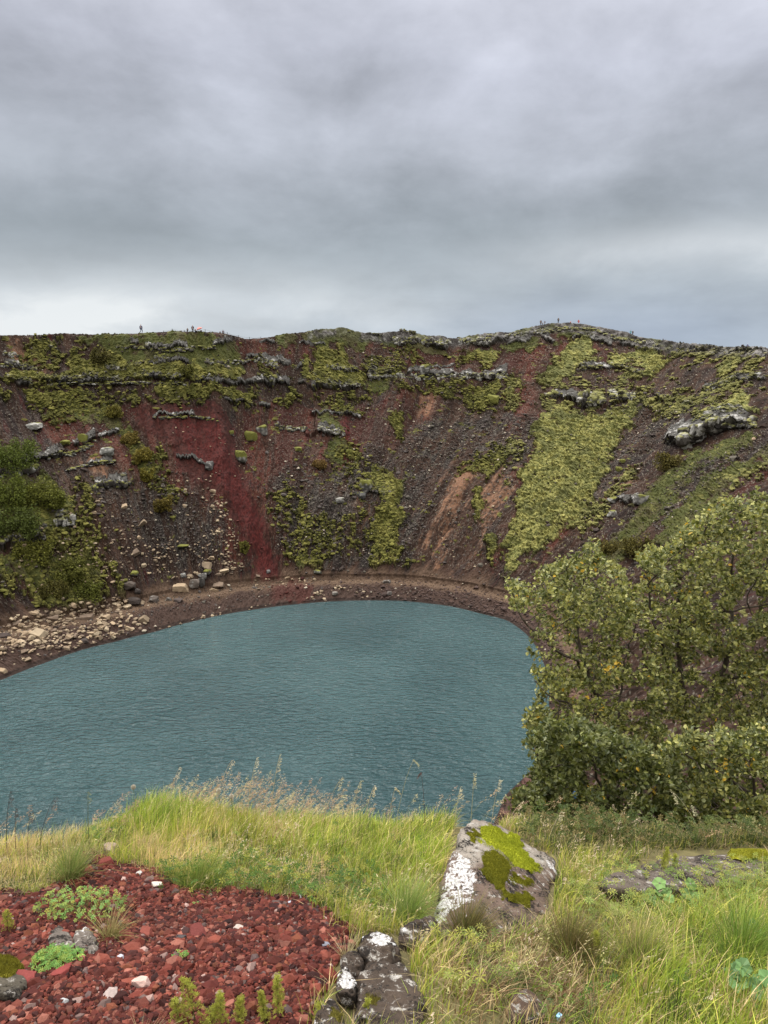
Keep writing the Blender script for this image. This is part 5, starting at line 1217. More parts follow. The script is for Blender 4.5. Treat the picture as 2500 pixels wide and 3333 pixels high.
colr = np.where(zbrown[:, None], np.where((r_ < .5)[:, None], brn, np.where((r_ < .75)[:, None], straw * .7, green1 * .9)), colr)
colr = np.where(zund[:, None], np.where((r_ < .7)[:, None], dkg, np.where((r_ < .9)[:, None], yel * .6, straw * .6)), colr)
pt = fbm(P_[:, 0] * 11, P_[:, 1] * 11, 2, .6, 97)
colr = np.where(((pt > .68) & (rng.random(n) < .6) & ~zund)[:, None], straw * .95, colr); colr = np.where(((pt < .36) & (rng.random(n) < .6))[:, None], dkg * 1.3, colr)
colr = colr * (.6 + .8 * rng.random((n, 1))) * (.7 + .7 * pn[:, None]) * np.array([[1.08, 1.02, 1]])
L = rng.uniform(.025, .11, n) * (.5 + 1.0 * tuft)
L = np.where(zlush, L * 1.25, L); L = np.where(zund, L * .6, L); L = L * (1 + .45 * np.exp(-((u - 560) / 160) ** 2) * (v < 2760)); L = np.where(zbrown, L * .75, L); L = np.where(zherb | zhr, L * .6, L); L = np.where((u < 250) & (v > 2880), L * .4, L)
lean = np.stack([rng.normal(.1, 1.1, n), np.abs(rng.normal(.3, .3, n))], -1); lean[:, 1] = np.where(zbrown | (r_ > .85), lean[:, 1] + .5, lean[:, 1])
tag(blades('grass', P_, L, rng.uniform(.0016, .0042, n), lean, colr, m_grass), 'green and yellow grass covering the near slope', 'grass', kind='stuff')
# matted dead litter under the grass
ii = rng.choice(n, int(n * .22)); Pm = P_[ii] + rng.normal(0, .01, (len(ii), 3)) * np.array([1, 1, .3])
lean = np.stack([rng.uniform(0, 6.28, len(ii)), rng.uniform(.9, 1.9, len(ii))], -1)
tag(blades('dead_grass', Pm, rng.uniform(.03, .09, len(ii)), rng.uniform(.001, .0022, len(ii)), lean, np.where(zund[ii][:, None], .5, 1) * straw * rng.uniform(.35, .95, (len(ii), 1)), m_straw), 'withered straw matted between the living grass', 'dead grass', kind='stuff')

# leafy herbs
def star_leaves(n_, C_, Rr, cols, r=rng, lobes=6, tilt=.45, width=.36):
    """palmate leaves: lobes pointed leaflets around a centre"""
    nrm = np.stack([r.normal(0, tilt, n_), r.normal(0, tilt, n_) - .15, np.ones(n_)], -1); nrm /= np.linalg.norm(nrm, axis=1)[:, None]
    a = np.cross(nrm, np.array([0, 1.0, .1])); a /= np.linalg.norm(a, axis=1)[:, None]; b = np.cross(nrm, a)
    off = r.uniform(0, 6.28, n_); vs_ = []
    for k in range(lobes):
        an = off + k * 2 * math.pi / lobes; d = a * np.cos(an)[:, None] + b * np.sin(an)[:, None]; s_ = -a * np.sin(an)[:, None] + b * np.cos(an)[:, None]
        R_ = (Rr * r.uniform(.75, 1.1, n_))[:, None]
        vs_ += [C_ + d * R_ * .08, C_ + d * R_ * .6 - s_ * R_ * width * .5 + nrm * R_ * .1, C_ + d * R_ - nrm * R_ * .12, C_ + d * R_ * .6 + s_ * R_ * width * .5 + nrm * R_ * .1]
    V_ = np.stack(vs_, 1).reshape(-1, 3); F_ = np.arange(n_ * lobes * 4).reshape(-1, 4)
    return V_, F_, np.repeat(cols, lobes * 4, 0)
def herb_field(name, poly, n_, rad, hts, colset, label, cat='herbs', lobes=6, seed=1, width=.36):
    pts = []; pa = np.array(poly)
    Pq, uq, vq = ground_pts(60000, (-2.6, 4.8), (1.2, 5.2)); q = np.nonzero(inpoly(uq + rng.normal(0, 14, len(uq)), vq + rng.normal(0, 8, len(uq)), poly))[0]
    cl = fbm(Pq[q, 0] * 8, Pq[q, 1] * 8, 2, .5, seed); q = q[rng.random(len(q)) < sstep(cl, .35, .6)][:n_]
    B = Pq[q]; H_ = rng.uniform(*hts, len(q)); Cn = B + np.stack([rng.normal(0, .01, len(q)), rng.normal(0, .01, len(q)), H_], -1)
    cols = np.array(colset)[rng.integers(0, len(colset), len(q))] * rng.uniform(.75, 1.3, (len(q), 1))
    V_, F_, C_ = star_leaves(len(q), Cn, rng.uniform(*rad, len(q)), cols, lobes=lobes, width=width)
    root = mesh_np(name, V_, F_, m_herb, C_)
    st = blades('stems', B, H_ * 1.02, np.full(len(q), .0014), np.zeros((len(q), 2)), cols * .7, m_herb, parent=root)
    tag(root, label, cat, kind='stuff')
G_ = [(.085, .17, .03), (.13, .20, .04), (.06, .12, .028)]; YG = [(.20, .24, .045), (.28, .28, .05), (.13, .19, .035)]
herb_field('herbs', [(480, 2860), (800, 2790), (1000, 2840), (1230, 2830), (1260, 2950), (1200, 3030), (1040, 2970), (860, 2925), (600, 2930)], 900, (.010, .020), (.02, .09), G_ + [(.30, .30, .06)], 'dark green leafy herbs hanging over the red gravel edge', seed=201)
herb_field('herbs', [(1830, 2860), (2100, 2860), (2540, 2830), (2540, 2960), (2350, 3030), (2050, 3060), (1820, 2990)], 1200, (.012, .022), (.03, .10), YG, 'yellow-green herbs growing before the long slab on the right', seed=202, lobes=7, width=.26)
herb_field('herbs', [(1380, 3080), (1620, 3100), (1700, 3200), (1600, 3300), (1450, 3250)], 200, (.012, .022), (.04, .11), YG, 'yellow-green star-leaved herbs right of the knobbly rock', seed=203, lobes=7, width=.24)
herb_field('herbs', [(1780, 3260), (2000, 3230), (2000, 3400), (1780, 3400)], 260, (.008, .015), (.02, .07), G_ + YG, 'small green herbs around the pale blue litter', seed=204)
herb_field('herbs', [(250, 2650), (500, 2620), (520, 2710), (260, 2760)], 500, (.010, .018), (.02, .07), G_ + YG, 'round-leaved green plants creeping over the left crest', seed=205, lobes=5, width=.6)
herb_field('herbs', [(600, 2750), (1400, 2700), (1400, 2850), (650, 2850)], 420, (.008, .016), (.03, .11), YG + G_, 'scattered green leaves mixed into the grass at centre', seed=206)
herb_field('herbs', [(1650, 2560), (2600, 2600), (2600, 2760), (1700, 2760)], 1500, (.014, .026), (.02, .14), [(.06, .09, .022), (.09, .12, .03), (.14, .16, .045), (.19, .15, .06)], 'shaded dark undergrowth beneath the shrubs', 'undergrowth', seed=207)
# single plants
def clump(u, v, wpx, nleaf, hts, colset, name, label, cat, lobes=6, rad=(.006, .012), width=.45):
    y_ = ys(v); p0 = at_y(u, v, y_); p0[2] = zg(p0[0], p0[1]); W_ = wpx * np.linalg.norm(p0) / F * .5
    root = empty(name, p0); an = rng.uniform(0, 6.28, nleaf); rr_ = np.sqrt(rng.random(nleaf)) * W_
    B = np.stack([rr_ * np.cos(an), rr_ * np.sin(an), np.zeros(nleaf)], -1); H_ = rng.uniform(*hts, nleaf) * (1.15 - .6 * (rr_ / W_) ** 2)
    B[:, 2] = zg(B[:, 0] + p0[0], B[:, 1] + p0[1]) - p0[2]
    cols = np.array(colset)[rng.integers(0, len(colset), nleaf)] * rng.uniform(.8, 1.25, (nleaf, 1))
    V_, F_, C_ = star_leaves(nleaf, B + np.stack([0 * H_, 0 * H_, H_], -1), rng.uniform(*rad, nleaf), cols, lobes=lobes, width=width)
    mesh_np('leaves', V_, F_, m_herb, C_, parent=root)
    blades('stems', B * np.array([.6, .6, 1]), H_, np.full(nleaf, .0013), np.stack([an, (rr_ / np.maximum(H_, .01)) * .3], -1), cols * .6, m_herb, parent=root)
    tag(root, label, cat)
BG_ = [(.15, .30, .07), (.20, .36, .09), (.28, .38, .08)]
clump(270, 2985, 230, 280, (.03, .09), BG_ + YG, 'herb_clump', 'bright green herb clump behind the grey lichen-spotted rock', 'plant', 5, (.006, .012), .6)
clump(195, 3160, 130, 170, (.015, .05), BG_, 'herb_clump', 'bright blue-green herb clump below the grey rock in the gravel', 'plant', 7, (.007, .013), .4)
clump(590, 3148, 40, 24, (.01, .03), BG_, 'herb_clump', 'tiny green seedling tuft alone in the gravel', 'plant', 5, (.005, .009), .5)
clump(640, 2940, 24, 10, (.005, .02), BG_, 'herb_clump', 'tiny leaf pair alone on the upper gravel', 'plant', 4, (.005, .009), .6)
clump(2140, 2930, 70, 14, (.05, .09), [(.16, .27, .08)], 'herb_clump', 'plant with broad round pale green leaves in the right herbs', 'plant', 5, (.02, .028), 1.1)
clump(2250, 2940, 60, 8, (.05, .09), [(.17, .27, .08)], 'herb_clump', 'second broad-leaved plant right of the first in the herbs', 'plant', 5, (.02, .028), 1.1)
clump(2430, 3230, 130, 26, (.04, .10), [(.13, .24, .08)], 'herb_clump', 'broad rounded leaves at the right edge near the bottom', 'plant', 5, (.018, .03), 1.1)
clump(2440, 3060, 50, 8, (.05, .08), [(.13, .26, .10)], 'herb_clump', 'blue-green leaf group in the tall right grass', 'plant', 5, (.016, .024), 1.1)
clump(2215, 3190, 60, 26, (.03, .06), G_, 'herb_clump', 'small dark green herb in the right grass', 'plant', 5, (.008, .013), .6)
# bedstraw: upright yellow-green spikes at the bottom
def spike(u, v, hpx, wpx, label, col=(.33, .34, .05)):
    y_ = ys(v); p0 = at_y(u, v, y_); p0[2] = zg(p0[0], p0[1]); k = np.linalg.norm(p0) / F; H_ = hpx * k * 1.15; W_ = wpx * k * .5
    root = empty('bedstraw_plant', p0); nn_ = 70 + int(hpx * 1.3); t = rng.uniform(.12, 1, nn_) ** .8; an = rng.uniform(0, 6.28, nn_); rr_ = W_ * (1.1 - t * .75) * rng.uniform(.2, 1, nn_)
    lx = rng.normal(0, .12) * H_; C_ = np.stack([lx * t + rr_ * np.cos(an), rr_ * np.sin(an), H_ * t], -1)
    cols = np.array(col)[None] * rng.uniform(.65, 1.35, (nn_, 1)); V_, F_, Cc = star_leaves(nn_, C_, rng.uniform(.0035, .0065, nn_), cols, lobes=6, tilt=.9)
    mesh_np('flower_spike', V_, F_, m_herb, Cc, parent=root)
    v_, f_ = tube([(0, 0, 0), (lx * .5, 0, H_ * .5), (lx, 0, H_ * .95)], [.0016, .0013, .0007], 4); mesh_np('stem', v_, f_, m_herb, np.tile([[.14, .15, .04]], (len(v_), 1)), parent=root)
    tag(root, label, 'plant', 'upright yellow-green flower spikes')
for q in [(640, 3340, 125, 80, 'tallest yellow-green flower spike at the bottom beside the gravel'), (590, 3345, 70, 60, 'bushy flower spike left of the tallest one at the bottom'), (720, 3345, 90, 50, 'slender flower spike with two tips right of the tallest one'), (775, 3345, 80, 50, 'dense flower spike, rightmost of the row at the bottom'),
          (680, 3350, 60, 60, 'low flower spike between the tallest and the slender one'), (905, 3330, 130, 50, 'faint tall flower spike near the knobbly rock'), (865, 3340, 90, 40, 'short flower spike left of the one near the knobbly rock'), (1060, 3345, 60, 70, 'ferny yellow-green sprig in front of the white-edged rock'),
          (1180, 3345, 70, 40, 'ferny sprig leaning on the middle of the knobbly rock'), (2140, 2870, 100, 30, 'thin budded spike before the long slab'), (2160, 2865, 90, 30, 'second thin budded spike close to the first before the slab'), (2195, 2860, 70, 30, 'third and shortest budded spike before the slab'),
          (1950, 3120, 90, 40, 'small leafy spike in the brown grass'), (30, 3060, 60, 40, 'small yellow-green sprig at the left edge of the gravel')]: spike(*q)
# brown sedge tussocks
def tussock(u, v, wpx, hpx, n_, cols_, label):
    y_ = ys(v); p0 = at_y(u, v, y_); p0[2] = zg(p0[0], p0[1]) - .01; k = np.linalg.norm(p0) / F; W_ = wpx * k * .5
    an = rng.uniform(0, 6.28, n_); rr_ = rng.random(n_) ** .7; B = np.stack([np.cos(an), np.sin(an), 0 * an], -1) * (rr_ * W_ * .35)[:, None]
    lean = np.stack([an * .0 + np.arctan2(np.sin(an) * rr_ + rng.normal(0, .35, n_), np.cos(an) * rr_ + .35 + rng.normal(0, .35, n_)), rr_ * .5 + np.abs(rng.normal(0, .4, n_))], -1); L = hpx * k * rng.uniform(.6, 1.15, n_)
    c_ = np.array(cols_)[rng.integers(0, len(cols_), n_)] * rng.uniform(.7, 1.3, (n_, 1))
    o = blades('grass_tussock', B, L, rng.uniform(.0012, .0026, n_), lean, c_, m_grass); o.location = p0; tag(o, label, 'tussock')
BR = [(.17, .13, .04), (.12, .09, .035), (.22, .18, .06), (.10, .12, .03)]
tussock(1520, 3060, 220, 130, 800, BR, 'bronze sedge tussock at the foot of the big white-faced rock')
tussock(1860, 3110, 230, 150, 900, BR, 'large bronze and brown sedge tussock in the middle of the right grass')
tussock(1130, 3160, 60, 90, 60, [(.45, .38, .2)], 'wispy straw tuft beside the knobbly rock')
tussock(650, 2880, 260, 110, 700, [(.20, .28, .05), (.30, .32, .08), (.13, .2, .03)], 'broad-bladed green tussock hanging over the gravel from the crest')
tussock(230, 2880, 150, 150, 500, [(.28, .33, .09), (.36, .34, .13), (.16, .24, .05)], 'green and straw tussock left of the gravel tip')
tussock(360, 3080, 90, 120, 180, [(.42, .34, .15), (.28, .27, .09)], 'dry straw tussock beside the bright herb clump')
tussock(520, 2700, 160, 120, 500, [(.22, .3, .04), (.16, .24, .03)], 'fresh green tussock on the top of the crest')
tussock(1330, 2990, 200, 140, 700, [(.28, .34, .10), (.2, .28, .06)], 'soft pale green tussock left of the big rock')
tussock(1590, 3230, 150, 80, 300, [(.35, .27, .16), (.22, .17, .1)], 'tangle of dead grass right of the knobbly rock')
tussock(2420, 3120, 260, 190, 900, [(.2, .3, .05), (.3, .36, .08), (.13, .22, .03)], 'tall lush green tussock at the right edge')
tussock(2080, 3130, 200, 170, 600, [(.2, .27, .05), (.3, .3, .08), (.4, .34, .15)], 'long-bladed green tussock right of the bronze one')
tussock(470, 3430, 100, 90, 80, [(.45, .38, .2)], 'dry tuft at the very bottom left of the flower spikes')
# seed-head grass
def plume_mesh(B, H_, lean_, ph, hd, n_sp, wid):
    """fine feathery panicles; returns verts, tris"""
    t = rng.random((len(B), n_sp)); tt = 1 - hd * t
    mag = lean_[:, None]; dx, dy = np.cos(ph)[:, None] * mag, np.sin(ph)[:, None] * mag
    ax = np.stack([B[:, 0:1] + dx * H_[:, None] * tt ** 1.8, B[:, 1:2] + dy * H_[:, None] * tt ** 1.8, B[:, 2:3] + H_[:, None] * (tt - .3 * mag * tt ** 2.2)], -1)
    wd = wid * np.sin(np.pi * np.clip(t, .06, 1) ** .7)[..., None]
    ctr = ax + rng.normal(0, 1, ax.shape) * wd * .5 + np.stack([dx * wd[..., 0] + wd[..., 0] * .5, dy * 0 * wd[..., 0], 0 * wd[..., 0]], -1)
    d = np.stack([np.cos(ph)[:, None] * .8 + rng.normal(0, .3, t.shape), np.sin(ph)[:, None] * .4 + rng.normal(0, .3, t.shape), .5 + rng.normal(0, .3, t.shape)], -1); d /= np.linalg.norm(d, axis=-1)[..., None]
    s_ = rng.uniform(.0035, .0075, t.shape)[..., None]; sd_ = np.cross(d, rng.normal(size=d.shape)); sd_ /= np.linalg.norm(sd_, axis=-1)[..., None]
    V_ = np.stack([ctr - d * s_, ctr + sd_ * s_ * .28, ctr + d * s_, ctr - sd_ * s_ * .28], 2).reshape(-1, 3)
    return V_, np.arange(len(V_)).reshape(-1, 4)
Pq, uq, vq = ground_pts(40000, (-2.6, 2.4), (2.4, 4.9))
dens = np.interp(uq, [-100, 0, 150, 350, 450, 560, 700, 900, 1050, 1200, 1400, 1600], [.1, .12, .06, .22, .35, .9, 1.0, .8, .45, .18, .1, .05])
q = np.nonzero((rng.random(len(uq)) < dens * .55) & (vq > np.interp(uq, cr_u, cr_v) - 30) & (vq < np.interp(uq, cr_u, cr_v) + 30))[0][:380]
B = Pq[q]; nq = len(q); H_ = rng.uniform(.15, .36, nq) * np.interp(uq[q], [0, 250, 450, 800, 1100, 1700], [.8, .6, .75, 1.0, .95, .8]); ph = rng.normal(0, .35, nq); ln = rng.uniform(.25, .6, nq)
V_, F_ = plume_mesh(B, H_, ln, ph, .38, 34, .016)
Pz, uz, vz = ground_pts(60000, (-2.6, 4.6), (1.3, 4.8))
okz = (uz > -100) & (uz < 2600) & (vz < 3400) & ~inpoly(uz, vz, GRAVEL)
for pl_ in ROCK_PX: okz &= ~inpoly(uz, vz, pl_)
wz = np.interp(uz, [0, 900, 1300, 1500, 2500], [1, .8, .5, .35, .4]) * sstep(fbm(Pz[:, 0] * 3, Pz[:, 1] * 3, 2, .5, 98), .4, .6)
qz = np.nonzero(okz & (rng.random(len(uz)) < wz))[0][:800]; nz_q = len(qz)
Hz = rng.uniform(.05, .13, nz_q); phz = rng.normal(0, 1.0, nz_q); lz = rng.uniform(.3, .9, nz_q)
Vz, Fz = plume_mesh(Pz[qz], Hz, lz, phz, .5, 16, .014)
stz = blades('meadow_seed_grass', Pz[qz], Hz, np.full(nz_q, .0014), np.stack([phz, lz], -1), np.tile([[.45, .40, .2]], (nz_q, 1)), m_straw, seg=4)
mesh_np('seed_heads', Vz, Fz, m_straw, np.repeat(np.array([[.60, .50, .28], [.50, .46, .2], [.62, .5, .36]])[rng.integers(0, 3, nz_q)], 16 * 4, 0), parent=stz)
tag(stz, 'low tan seed heads mixed into the near grass', 'seed grass', kind='stuff')
pc = np.array([[.50, .34, .20], [.56, .41, .25], [.42, .27, .18], [.52, .45, .25]])[rng.integers(0, 4, nq)]
st = blades('seed_grass', B, H_, np.full(nq, .0015), np.stack([ph, ln], -1), np.tile([[.36, .36, .13]], (nq, 1)), m_straw, seg=5, curve=1.1)
mesh_np('seed_heads', V_, F_, m_straw, np.repeat(pc, 34 * 4, 0), parent=st)
tag(st, 'pinkish feathery seed grass waving along the crest against the lake', 'seed grass', kind='stuff')
STALK = [ # base u, v, tip u, v, colour, kind, label
 (1287, 2640, 1345, 2478, (.42, .40, .24), 'tall grass stalk with a hooked tip standing highest against the lake'),
 (1534, 2620, 1545, 2520, (.50, .44, .24), 'thick pale stalk with a blunt seed head above the big rock'),
 (985, 2640, 1020, 2410 + 0, (.5, .42, .25), 'x'),
 (1040, 2600, 1115, 2530, (.58, .48, .28), 'bent straw plume right of the feathery grass'),
 (1135, 2620, 1175, 2540, (.50, .44, .26), 'thin straw plume right of the bent one'),
 (1180, 2600, 1220, 2556, (.58, .48, .30), 'short drooping straw plume near the crest centre'),
 (875, 2560, 912, 2456, (.55, .48, .30), 'tall thin stalk with a pale plume over the feathery grass'),
 (800, 2600, 838, 2464, (.55, .48, .30), 'tall thin stalk left of its twin over the feathery grass'),
 (690, 2600, 755, 2475, (.60, .50, .32), 'tallest pale plume rising from the middle of the feathery grass'),
 (540, 2600, 585, 2497, (.50, .42, .28), 'leaning plume at the left of the feathery grass'),
 (278, 2620, 288, 2575, (.16, .18, .10), 'thin green stem with a tiny white bud above the left crest'),
 (15, 2720, 35, 2575, (.07, .05, .045), 'dark thin stalk at the far left over the lake'),
 (45, 2715, 52, 2630, (.08, .055, .045), 'short dark stalk right of the far left one'),
 (85, 2730, 100, 2645, (.07, .05, .045), 'dark stalk third from the left edge over the lake'),
 (120, 2710, 180, 2595, (.07, .05, .045), 'dark stalk leaning right over the lake at left'),
 (1262, 2620, 1285, 2570, (.55, .46, .28), 'short pale stalk at the foot of the hooked one'),
 (1385, 2620, 1372, 2520, (.10, .05, .04), 'dark stalk with reddish heads right of the hooked one'),
 (1480, 2620, 1500, 2560, (.55, .48, .32), 'small curved straw left of the thick pale stalk'),
 (1600, 2620, 1628, 2535, (.52, .46, .3), 'pale curled grass head at the corner of the lake'),
 (1640, 2680, 1700, 2610, (.58, .48, .32), 'arching straw above the top of the big rock'),
 (1780, 2760, 1830, 2640, (.50, .44, .3), 'thin arching straw right of the big rock'),
 (2285, 2760, 2180, 2570, (.46, .42, .26), 'long thin straw leaning left before the right shrub'),
 (2300, 2770, 2250, 2620, (.4, .38, .24), 'second long thin straw before the right shrub'),
 (2060, 2860, 1980, 3050 - 400, (.4, .38, .24), 'x'),
]
for k, (bu, bv, tu, tv, tone, lab) in enumerate(STALK):
    if lab == 'x': continue
    yc_ = float(yrow(np.interp(bu, cr_u, cr_v))) - .05
    if bv > 2700 and bu > 1700: yc_ = ys(bv)
    b0 = at_y(bu, bv, yc_); b0[2] = min(zg(b0[0], b0[1]), b0[2]); t0 = at_y(tu, tv, yc_)
    root = empty('grass_stalk', b0); d = t0 - b0; H = np.linalg.norm(d); tt = np.linspace(0, 1, 9)
    pts = np.stack([d[0] * tt ** 1.5, 0 * tt, d[2] * (1 - (1 - tt) ** 1.15)], -1)
    v_, f_ = tube(pts, np.linspace(.0016, .0008, 9), 5); mesh_np('stem', v_, f_, m_straw, np.tile([tone], (len(v_), 1)), parent=root)
    nsp = 42; t = rng.uniform(0, 1, nsp); p_ = pts[-1] + np.stack([.022 * t * (1.4 if d[0] > 0 else -1), rng.normal(0, .003, nsp), -.035 * t ** 2 + .004 + rng.normal(0, .003, nsp)], -1)
    if 'hook' not in lab: p_ = pts[-1] * (1 - .22 * t[:, None]) + rng.normal(0, .0045, (nsp, 3)) + np.array([.004, 0, -.002])
    dd = np.array([.8, 0, .3]) + rng.normal(0, .4, (nsp, 3)); dd /= np.linalg.norm(dd, axis=1)[:, None]; s2 = np.cross(dd, rng.normal(size=(nsp, 3))); s2 /= np.linalg.norm(s2, axis=1)[:, None]
    q_ = np.stack([p_ - dd * .005, p_ + s2 * .0016, p_ + dd * .005, p_ - s2 * .0016], 1).reshape(-1, 3)
    mesh_np('seed_head', q_, np.arange(len(q_)).reshape(-1, 4), m_straw, np.repeat(np.array([tone]) * rng.uniform(.9, 1.4, (nsp, 1)), 4, 0), parent=root)
    tag(root, lab, 'grass stalk', 'single tall stalks rising above the grass')
# dandelion clocks
for u, v, lab in [(712, 2573, 'round dandelion clock amid the feathery seed grass'), (753, 2592, 'smaller dandelion clock right of the first one'), (434, 2562, 'pale fluffy seed ball above the left crest')]:
    yc_ = float(yrow(np.interp(u, cr_u, cr_v))) - .1; h0 = at_y(u, v, yc_); b0 = h0.copy(); b0[2] = zg(b0[0], b0[1]); root = empty('dandelion', b0)
    v_, f_ = tube([(0, 0, 0), (.003, 0, (h0[2] - b0[2]) * .5), (0, 0, h0[2] - b0[2])], .0013, 5); mesh_np('stem', v_, f_, m_herb, np.tile([[.2, .25, .08]], (len(v_), 1)), parent=root)
    n_ = 160; d = rng.normal(size=(n_, 3)); d /= np.linalg.norm(d, axis=1)[:, None]; s2 = np.cross(d, rng.normal(size=(n_, 3))); s2 /= np.linalg.norm(s2, axis=1)[:, None]; c_ = np.array([0, 0, h0[2] - b0[2]])
    q_ = np.stack([c_ + d * .002, c_ + d * .0125 + s2 * .003, c_ + d * .0125 - s2 * .003], 1).reshape(-1, 3); mesh_np('seed_ball', q_, np.arange(len(q_)).reshape(-1, 3), m_straw, np.tile([[.6, .55, .45]], (len(q_), 1)), parent=root)
    tag(root, lab, 'dandelion')
# straws lying about
for pts_, rad, tone, lab in [([(400, 2815), (470, 2850), (520, 2870), (537, 2905)], .002, (.5, .36, .24), 'bent straw lying over the upper gravel'), ([(700, 3120), (735, 3105), (785, 3102)], .002, (.5, .4, .33), 'pale twig lying on the right middle gravel'),
   ([(430, 3310), (470, 3330), (485, 3345)], .004, (.5, .38, .24), 'thick bent straw at the bottom of the gravel'), ([(965, 2970), (1000, 2995), (1030, 3015)], .0016, (.5, .4, .3), 'thin straw on the gravel near the dark herbs'), ([(2060, 2850), (2100, 2940), (2140, 3020)], .003, (.45, .34, .2), 'long dry stem lying in the right herbs'), ([(2220, 2900), (2300, 2800), (2380, 2720)], .003, (.42, .32, .17), 'thick dry stem leaning across the long slab'),
   ([(1350, 2860), (1420, 2790), (1330, 2900)][:2], .0015, (.5, .46, .2), 'long yellow blade slanting left of the big rock'), ([(1000, 3060), (980, 3100), (960, 3130)], .0015, (.5, .4, .3), 'thin dry stem by the knobbly rock')]:
    P3 = []
    for u, v in pts_: p = at_y(u, v, ys(v) - .03); P3.append(p)
    P3 = np.array(P3); 
    if len(P3) == 2: P3 = np.stack([P3[0], P3.mean(0), P3[1]])
    c0 = P3.mean(0); tt = np.linspace(0, len(P3) - 1, 12); Q_ = np.stack([np.interp(tt, range(len(P3)), P3[:, k] - c0[k]) for k in range(3)], -1)
    v_, f_ = tube(Q_, rad * .7, 5); o = mesh_np('straw', v_, f_, m_straw, np.tile([tone], (len(v_), 1)), smooth=True); o.location = c0; tag(o, lab, 'straw')
# litter
def crumple(u, v, y_, w, h, colr, name, label, seed):
    p, f = hull_lump([(u - w, v - h * .3, y_), (u + w, v - h * .5, y_), (u, v - h, y_ + .01), (u - w * .5, v + h, y_), (u + w * .6, v + h * .7, y_), (u, v, y_ + .03), (u, v, y_ - .03)], 4, .55, seed, 5)
    c0 = p.mean(0); o = mesh_np(name, p - c0, f, m_lit, np.tile([colr], (len(p), 1)), smooth=False); o.location = c0; tag(o, label, 'litter')
KY = 1
m_lit = mat_vc('plastic', .4, 40, .2, .3, 60, spec=.5)
crumple(1820, 3312, ys(3312) - .04, 12, 20, (.35, .6, .8), 'plastic_scrap', 'crumpled pale blue plastic scrap in the herbs at the bottom', 5)
# ------------------------------------------------------------------ the shrubs on the right
m_leaf = bpy.data.materials.new('tree_leaf'); m_leaf.use_nodes = True; g = NG(m_leaf.node_tree); g.n.clear()
at_ = g.new('ShaderNodeAttribute', attribute_name='Col'); geo = g.new('ShaderNodeNewGeometry'); tcn = g.new('ShaderNodeTexCoord')
nn = g.noise(tcn.outputs['Object'], 30, 3)
vm = g.new('ShaderNodeVectorMath', operation='SCALE'); g.put(vm.inputs[0], at_.outputs['Color']); g.put(vm.inputs[3], g.math('ADD', g.math('MULTIPLY', nn, .5), .75))
colf = g.mix(g.math('MULTIPLY', geo.outputs['Backfacing'], .55), vm.outputs[0], (.36, .38, .19, 1))     # leaf undersides are pale
p_ = g.new('ShaderNodeBsdfPrincipled'); g.put(p_.inputs['Base Color'], colf); p_.inputs['Roughness'].default_value = .45; p_.inputs['Specular IOR Level'].default_value = .4
t_s = g.new('ShaderNodeBsdfTranslucent'); g.put(t_s.inputs[0], colf); mx = g.new('ShaderNodeMixShader'); mx.inputs[0].default_value = .35
g.l.new(p_.outputs[0], mx.inputs[1]); g.l.new(t_s.outputs[0], mx.inputs[2]); mo = g.new('ShaderNodeOutputMaterial'); g.l.new(mx.outputs[0], mo.inputs[0])
m_bark = mat_vc('bark', .85, 40, .4, .6, 80)
def grow(seeds, attr, step=.075, infl=1.2, kill=.11, iters=90):
    """space colonisation: twigs grow from the seeded limbs into the crown volume"""
    N = [p for p, _, _ in seeds]; par = [q for _, q, _ in seeds]
    N = np.array(N); par = list(par); A = attr.copy()
    d = np.linalg.norm(A[:, None] - N[None], axis=2); near = d.argmin(1); nd = d.min(1)
    for it in range(iters):
        if len(A) == 0: break
        act = nd < infl
        if not act.any(): break
        acc = {}
        dirs = (A[act] - N[near[act]]); dirs /= np.linalg.norm(dirs, axis=1)[:, None] + 1e-9
        ids = near[act]; uq = np.unique(ids); sm = np.zeros((len(N), 3)); np.add.at(sm, ids, dirs)
        nw = sm[uq]; nw /= np.linalg.norm(nw, axis=1)[:, None] + 1e-9; nw += rng.normal(0, .22, nw.shape) + np.array([.03, 0, .05]); nw /= np.linalg.norm(nw, axis=1)[:, None]
        new = N[uq] + nw * step; k0 = len(N); N = np.concatenate([N, new]); par += list(uq)
        d = np.linalg.norm(A[:, None] - new[None], axis=2); j = d.argmin(1); m_ = d.min(1); better = m_ < nd
        near = np.where(better, k0 + j, near); nd = np.where(better, m_, nd)
        keep = nd > kill; A, near, nd = A[keep], near[keep], nd[keep]
        if len(N) > 9000: break
    return N, np.array(par)
